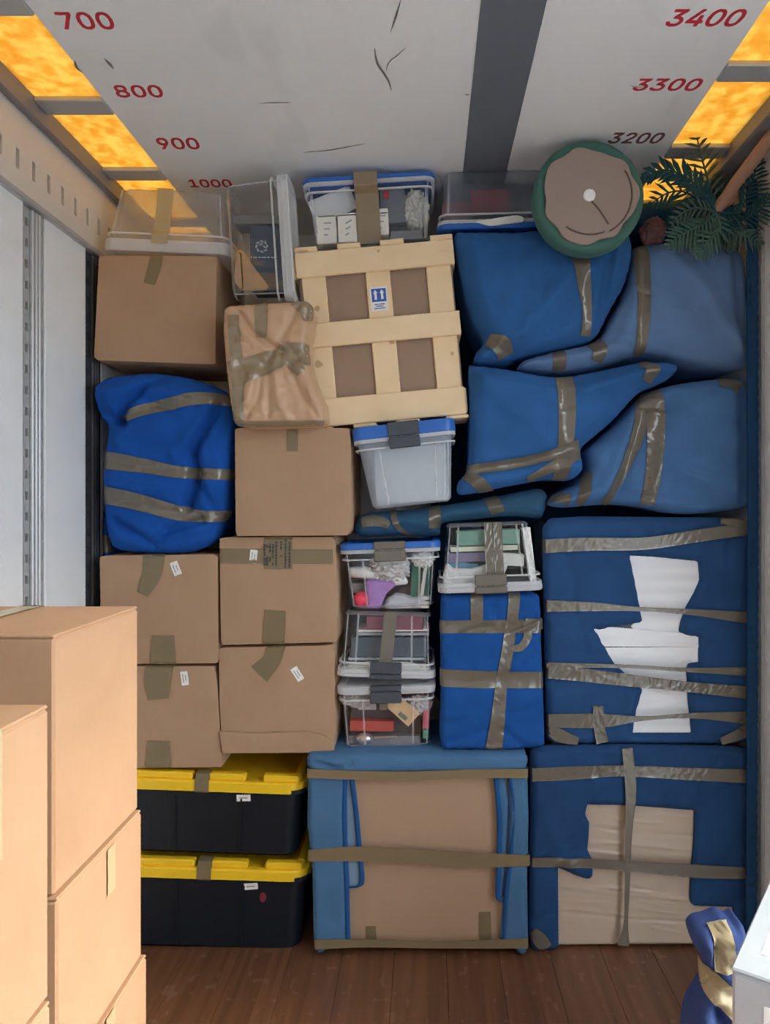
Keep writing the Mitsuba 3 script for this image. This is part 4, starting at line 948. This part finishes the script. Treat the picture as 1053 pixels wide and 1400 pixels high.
fs = Flat2(s, 2.686)
tape(k, fs, [(720, 1059), (780, 1056), (850, 1053), (940, 1057), (1038, 1061)], [18, 18, 15, 17, 19], 0.003)
tape(k, fs, [(722, 1178), (780, 1178), (850, 1182), (940, 1189), (1038, 1193)], [13, 13, 14, 18, 15], 0.003)
tape(k, fs, [(857, 1022), (862, 1080), (859, 1140), (857, 1210), (855, 1260), (852, 1291)], [15, 15, 9, 7, 6, 16], 0.002)
tape(k, s, [(728, 1274), (738, 1284), (748, 1296)], [14, 20, 16], 0.002)
# pale blue wrapped cabinet
k = thing('wrapped_cabinet', 'low cabinet in pale blue blankets with a wide tan cardboard front, on the floor', 'wrapped furniture')
sc = Slab([(428, 1040), (714, 1040), (712, 1294), (436, 1294)], 2.685, 0.40, r=0.006, res=0.02, amp=0.003, freq=5, seed=9)
part(k, 'cardboard_front', sc.mesh, 'cardboard_wrapped2', 35, 'tan cardboard front')
scene['cardboard_wrapped2'] = principled((0.42, 0.285, 0.185), 0.5, specular=0.4)
sl = Slab([(421, 1034), (470, 1036), (474, 1060), (471, 1110), (474, 1200), (476, 1289), (446, 1300), (436, 1310), (432, 1310), (428, 1290), (426, 1194), (419, 1129)], 2.655, 0.40, r=0.022, res=0.010, amp=0.004, freq=8, seed=81, soft=False, inset=0.0)
sr = Slab([(692, 1040), (718, 1034), (722, 1060), (724, 1120), (722, 1200), (723, 1296), (718, 1310), (712, 1309), (703, 1299), (684, 1294), (689, 1231), (694, 1180), (697, 1100)], 2.655, 0.40, r=0.022, res=0.010, amp=0.004, freq=8, seed=82, soft=False, inset=0.0)
for q in (sl, sr): part(k, 'side_blanket', q.mesh, 'fabric', True, 'pale blue side blanket', color=PALE)
st = Slab([(420, 1036), (440, 1032), (560, 1031), (700, 1031), (720, 1034), (721, 1050), (700, 1058), (560, 1060), (470, 1061), (424, 1056)], 2.645, 0.42, r=0.032, res=0.010, amp=0.004, freq=9, seed=83, soft=True, creases=[([(430, 1042), (460, 1050), (480, 1044)], 4, -0.012), ([(690, 1040), (715, 1044)], 4, -0.010), ([(430, 1034), (455, 1042), (470, 1046)], 5, 0.010)], inset=0.0)
part(k, 'top_blanket', st.mesh, 'fabric', True, 'pale blue top roll of blanket', color=PALE)
for q, n in (([(472, 1062), (482, 1062), (488, 1110), (493, 1165), (495, 1205), (488, 1213), (476, 1213), (471, 1150)], 1), ([(676, 1060), (690, 1060), (696, 1100), (692, 1170), (688, 1230), (679, 1226), (681, 1150)], 2)):
    sh = Slab(q, 2.668, 0.02, r=0.008, res=0.008, amp=0.002, seed=84 + n, soft=False)
    part(k, 'blanket_edge', sh.mesh, 'fabric', True, 'turned edge of the blanket', color=(0.20, 0.30, 0.42) if n == 1 else PALE)
for pts in ([(472, 1062), (471, 1120), (474, 1212), (476, 1288)], [(481, 1062), (487, 1110), (492, 1165), (495, 1204), (489, 1212), (476, 1213)], [(698, 1060), (704, 1110), (698, 1180), (692, 1232), (690, 1290)], [(678, 1062), (683, 1120), (682, 1180), (681, 1226), (689, 1232)]):
    c = resample(catmull(np.array([P(a, b, 2.662) for a, b in pts])), 0.01)
    rings = []
    for i, p in enumerate(c):
        rings.append([p + 0.009 * np.array([math.cos(a), 0.8 * math.sin(a), 0]) for a in np.linspace(0, 2 * math.pi, 9)[:-1]])
    v = np.array(rings).reshape(-1, 3); n = 8
    f = [[i * n + j, (i + 1) * n + j, (i + 1) * n + (j + 1) % n] for i in range(len(c) - 1) for j in range(n)] + [[i * n + j, (i + 1) * n + (j + 1) % n, i * n + (j + 1) % n] for i in range(len(c) - 1) for j in range(n)]
    m = trimesh.Trimesh(v, f, process=False); m.fix_normals()
    part(k, 'blanket_binding', m, 'fabric', True, 'darker blue binding of the blanket', color=(0.02, 0.09, 0.26))
class FlatY:
    """a taut plane whose ends turn back at x0 and x1 (px)"""
    def __init__(f, Y, y, x0, x1, seed): f.Y, f.yy, f.seed, f.layer, f.a, f.b = Y, y, seed, 0, (x0 - CX) / F * Y, (x1 - CX) / F * Y
    def to(f, q): q = np.asarray(q, float); return np.stack([(q[:, 0] - CX) / F * f.Y, EYE + (CY - q[:, 1]) / F * f.Y], 1)
    def at(f, q, off):
        over = np.maximum(np.maximum(f.a - q[:, 0], q[:, 0] - f.b), 0)
        return np.stack([np.clip(q[:, 0], f.a - 0.002, f.b + 0.002), f.yy + over - off * (over <= 0), q[:, 1]], 1)
fy = FlatY(2.655, 2.645, 421, 721, 5)
tape(k, fy, [(408, 1055), (480, 1058), (560, 1059), (650, 1056), (736, 1056)], [13, 12, 12, 12, 13], 0.001, bsdf='tape_on_card')
fy = FlatY(2.655, 2.654, 422, 724, 6)
tape(k, fy, [(410, 1170), (480, 1167), (560, 1170), (650, 1175), (736, 1176)], [14, 20, 21, 20, 14], 0.001, bsdf='tape_on_card')
fy = FlatY(2.655, 2.654, 430, 722, 7)
tape(k, fy, [(418, 1291), (500, 1289), (600, 1291), (726, 1289)], [14, 11, 10, 14], 0.001, bsdf='tape_on_card')
tape(k, sc, [(507, 1266), (508, 1292)], [13, 15], 0.001, bsdf='tape_on_card')
tape(k, sc, [(663, 1246), (664, 1294)], [15, 17], 0.001, bsdf='tape_on_card')
for a in (438, 716):
    c0 = P(a, 1294, 2.70)
    part(k, 'foot', trimesh.convex.convex_hull(np.array([(c0[0] + dx, 2.72 + dy, z) for dx, dy, z in ((-0.02, 0, 0.03), (0.02, 0, 0.03), (-0.02, 0.05, 0.03), (0.02, 0.05, 0.03), (-0.015, 0.01, 0.001), (0.015, 0.01, 0.001), (-0.015, 0.04, 0.001), (0.015, 0.04, 0.001))])), 'grey_plastic')

# ---------------------------------------------------------------- green round stool on its side
k = thing('round_stool', 'round green stool lying on its side, brown base with white cap facing out', 'stool')
DY, DC = 2.50, (806, 267)
def lathe(profile, n=72):
    a = np.linspace(0, 2 * math.pi, n, endpoint=False)
    pr = np.asarray(profile, float)
    v = np.array([[r * math.cos(t), y, r * math.sin(t)] for r, y in pr for t in a])
    f = []
    for i in range(len(pr) - 1):
        for j in range(n):
            p, q = i * n + j, i * n + (j + 1) % n
            f += [[p, p + n, q + n], [p, q + n, q]]
    m = trimesh.Trimesh(v, f, process=False); m.fix_normals(); return m
R = 0.192
m = lathe([(0.0005, 0.02), (0.13, 0.02), (0.155, 0.004), (0.175, 0.0), (0.192, 0.012), (R, 0.04), (R, 0.07), (R - 0.006, 0.09), (R - 0.03, 0.118), (0.0005, 0.125)], 96)
v = m.vertices; m.vertices = v * (1 + 0.012 * (meshkit.fbm(v * 25, 3, 2) - 0.5))[:, None] * np.array([0.985, 1, 1.0])
part(k, 'cover', place(m, *DC, DY), 'fabric', True, 'green fuzzy cover', color=(0.065, 0.155, 0.13))
th = np.linspace(0, 2 * math.pi, 90, endpoint=False)
rr = 0.160 + 0.007 * np.sin(th * 3 + 1) + 0.005 * np.sin(th * 7 + 2) + 0.003 * np.sin(th * 11)
pl = Polygon(np.c_[rr * np.cos(th), rr * np.sin(th) - 0.003])
m = trimesh.creation.extrude_polygon(pl, 0.012, engine='earcut'); m.apply_transform(np.array([[1, 0, 0, 0], [0, 0, -1, 0.005], [0, 1, 0, 0], [0, 0, 0, 1.0]]))
part(k, 'base_disc', place(m, *DC, DY - 0.003), 'base_brown', label='brown base disc')
scene['base_brown'] = principled((0.30, 0.235, 0.205), 0.7)
m = lathe([(0.0005, -0.008), (0.012, -0.0075), (0.020, -0.004), (0.021, 0.002)], 32)
part(k, 'cap', place(m, *DC, DY - 0.012), 'white_gloss', 40, 'white centre cap')
arc = [(DC[0] + 57 * math.cos(a), DC[1] - 57 * math.sin(a)) for a in np.linspace(0.6, -1.1, 14)]
cord = [arc, [(806, 275), (818, 288), (831, 308)], [(DC[0] + 55 * math.cos(a), DC[1] - 55 * math.sin(a)) for a in np.linspace(-1.2, -2.2, 10)]]
for ln in cord:
    fy2 = FlatY(DY, DY - 0.0105, -999, 9999, 3)
    tape(k, fy2, ln, 2.2, 0.0, bsdf='ink_brown', name='seam', off=0.0006)
scene['ink_brown'] = principled((0.10, 0.075, 0.065), 0.7)

# ---------------------------------------------------------------- artificial palm
k = thing('artificial_palm', 'artificial palm with dark green fronds and a brown stem, lying in the upper right corner', 'plant')
pr = np.random.default_rng(11)


def tube(pts, r0, r1, n=8):
    pts = np.asarray(pts, float)
    rings = []
    for i, p in enumerate(pts):
        t = pts[min(i + 1, len(pts) - 1)] - pts[max(i - 1, 0)]; t /= np.linalg.norm(t)
        u = np.cross(t, [0.3, 0.9, 0.1]); u /= np.linalg.norm(u); w = np.cross(t, u)
        r = r0 + (r1 - r0) * i / (len(pts) - 1)
        rings.append([p + r * (math.cos(a) * u + math.sin(a) * w) for a in np.linspace(0, 2 * math.pi, n, endpoint=False)])
    v = np.array(rings).reshape(-1, 3)
    m0 = len(pts)
    f = []
    for i in range(m0 - 1):
        for j in range(n):
            a, b = i * n + j, i * n + (j + 1) % n
            f += [[a, b, b + n], [a, b + n, a + n]]
    for j in range(1, n - 1): f += [[0, j + 1, j], [(m0 - 1) * n, (m0 - 1) * n + j, (m0 - 1) * n + j + 1]]
    m = trimesh.Trimesh(v, f, process=False); m.fix_normals(); return m


part(k, 'stem', tube([P(978, 291, 2.62), P(1010, 245, 2.52), P(1045, 200, 2.42), P(1090, 140, 2.32)], 0.020, 0.024, 12), 'stem_brown', 40, 'brown stem')
part(k, 'stem', tube([P(985, 294, 2.64), P(1012, 262, 2.6), P(1030, 228, 2.56)], 0.008, 0.006), 'stem_brown', 40, 'brown stem')
scene['stem_brown'] = principled((0.32, 0.19, 0.13), 0.6)


def frond(pts, leaf, n=22, width=0.010, fan=0.9, seed=0, droop=0.15, col=(0.022, 0.085, 0.085)):
    r = np.random.default_rng(seed)
    c = resample(catmull(np.array(pts)), np.linalg.norm(np.diff(np.array(pts), axis=0), axis=1).sum() / n)
    ms = [tube(c, 0.005, 0.002, 5)]
    for i in range(1, len(c)):
        t = c[i] - c[i - 1]; t /= np.linalg.norm(t)
        side = np.cross(t, [0, 1, 0]); side /= np.linalg.norm(side) + 1e-9
        fr = i / (len(c) - 1)
        L = leaf * math.sin(math.pi * (0.18 + 0.74 * fr)) * r.uniform(0.85, 1.1)
        for sgn in (-1, 1):
            d = side * sgn * fan + t * 0.75 + np.array([0, r.uniform(-0.25, 0.25), 0])
            d /= np.linalg.norm(d)
            p0 = c[i]; p1 = p0 + d * L * 0.5; p2 = p0 + d * L + np.array([0, 0, -droop * L])
            w = np.cross(d, [0, 1, 0]); w /= np.linalg.norm(w) + 1e-9
            v = [p0 - w * width * 0.3, p0 + w * width * 0.3, p1 - w * width * 0.5 + [0, 0.002, 0], p1 + w * width * 0.5 + [0, 0.002, 0], p1 + [0, -0.003, 0], p2]
            ms.append(trimesh.Trimesh(v, [[0, 4, 2], [0, 1, 4], [1, 3, 4], [2, 4, 5], [4, 3, 5]], process=False))
    part(k, 'frond', join(ms), 'fabric', False, 'dark green frond', color=col)


hub = P(978, 290, 2.60)
D, E, G5 = (0.018, 0.062, 0.075), (0.055, 0.10, 0.09), (0.06, 0.125, 0.11)
# (points px, depths, leaf length, number, leaf width, spread, colour)
for i, (pts, Ys, leaf, n, wd, fan, col) in enumerate((
        ([(972, 262), (966, 238), (957, 206), (952, 180)], (2.58, 2.57, 2.56, 2.55), 0.085, 11, 0.011, 1.1, E),
        ([(960, 262), (935, 240), (905, 232), (882, 244)], (2.57, 2.56, 2.55, 2.54), 0.085, 14, 0.020, 0.7, D),
        ([(956, 275), (936, 262), (912, 264), (892, 278)], (2.58, 2.57, 2.56, 2.55), 0.080, 11, 0.011, 0.9, D),
        ([(962, 285), (948, 285), (932, 292), (920, 304)], (2.57, 2.56, 2.55, 2.55), 0.060, 9, 0.010, 1.0, E),
        ([(968, 302), (950, 312), (930, 322), (915, 334)], (2.60, 2.58, 2.57, 2.57), 0.085, 13, 0.012, 0.9, G5),
        ([(985, 312), (972, 326), (962, 338), (952, 348)], (2.60, 2.58, 2.58, 2.57), 0.080, 12, 0.012, 0.9, G5),
        ([(1008, 290), (1024, 264), (1033, 232), (1036, 204)], (2.60, 2.58, 2.57, 2.56), 0.085, 20, 0.010, 1.0, D),
        ([(1006, 302), (1026, 296), (1042, 284), (1052, 268)], (2.62, 2.60, 2.58, 2.57), 0.085, 18, 0.010, 1.0, D),
        ([(1000, 312), (1014, 320), (1028, 326), (1040, 334)], (2.62, 2.60, 2.60, 2.60), 0.075, 16, 0.009, 1.0, G5),
        ([(985, 272), (996, 256), (1010, 246), (1026, 240)], (2.62, 2.62, 2.62, 2.62), 0.060, 12, 0.009, 1.0, D),
        ([(990, 316), (998, 326), (1006, 336)], (2.64, 2.65, 2.66), 0.075, 12, 0.010, 1.0, G5),
        ([(958, 296), (940, 300), (915, 306)], (2.64, 2.65, 2.66), 0.075, 12, 0.012, 1.0, D))):
    frond([hub] + [P(a, b, y) for (a, b), y in zip(pts, Ys)], leaf, n, wd, fan, i + 1, 0.12, col)

# ---------------------------------------------------------------- lower right: white carton and a taped bundle
k = thing('white_carton', 'white carton in the lower right corner, its bright top showing a pale mark', 'box')
A = np.array([0.54, 1.30]); u = np.array([0.57, 0.82]); u /= np.linalg.norm(u); w_ = np.array([u[1], -u[0]])
m = hull_box(0, 0.30, 0, 0.50, 0.001, 0.818, 0.006)
MX = np.array([[w_[0], u[0], 0, A[0]], [w_[1], u[1], 0, A[1]], [0, 0, 1, 0], [0, 0, 0, 1.0]])
m.apply_transform(MX); part(k, 'body', m, 'white_card', False)
scene['white_card'] = principled((0.46, 0.49, 0.53), 0.35, specular=0.5)
m = hull_box(-0.001, 0.301, -0.001, 0.501, 0.818, 0.825, 0.003); m.apply_transform(MX); part(k, 'lid', m, 'white_top', label='bright white top')
scene['white_top'] = principled((0.40, 0.46, 0.50), 0.35, specular=0.5)
m = hull_box(0.035, 0.052, 0.085, 0.17, 0.825, 0.826, 0.0004); m.apply_transform(MX); part(k, 'top_mark', m, 'pale_mark', label='pale stroke')
m = hull_box(0.035, 0.056, 0.07, 0.086, 0.825, 0.826, 0.0004); m.apply_transform(MX); part(k, 'top_mark', m, 'pale_mark', label='pale stroke')
scene['pale_mark'] = principled((0.93, 0.95, 0.96), 0.3)
m = meshkit.text_mesh('E', 0.07, 0.001, True)
m.apply_transform(np.array([[1, 0, 0, 0.045], [0, 0, -1, 0.0], [0, 1, 0, 0.705], [0, 0, 0, 1.0]])); m.apply_transform(MX)
part(k, 'lettering', m, 'pale_mark', label='pale lettering')

k = thing('blanket_bundle', 'thin purple-blue blanket bundle bound with tan tape, standing on the floor beside the white carton', 'bundle')
cr = [([(980, 1282), (984, 1310), (978, 1345)], 5, -0.03), ([(965, 1355), (985, 1358), (1012, 1372)], 9, -0.05), ([(970, 1300), (974, 1330)], 5, 0.02), ([(985, 1385), (995, 1420), (990, 1500)], 8, -0.03), ([(965, 1400), (970, 1470)], 8, 0.02)]
s = Slab([(960, 1294), (968, 1284), (985, 1280), (1000, 1274), (1014, 1280), (1024, 1276), (1030, 1300), (1024, 1335), (1012, 1362), (1022, 1400), (1026, 1480), (1024, 1556), (955, 1556), (950, 1480), (956, 1410), (972, 1378), (984, 1352), (972, 1330), (964, 1312)], 1.90, 0.12, r=0.04, res=0.008, amp=0.03, freq=22, seed=91, creases=cr, soft=True, rough=0.008, folds=0.02)
part(k, 'blanket', s.mesh, 'fabric', True, color=(0.05, 0.085, 0.24))
tape(k, s, [(990, 1272), (992, 1300), (992, 1332)], [26, 26, 24], 0.008, bsdf='tape_pale')
tape(k, s, [(962, 1340), (988, 1362), (1026, 1392)], [34, 36, 34], 0.008, bsdf='tape_pale')
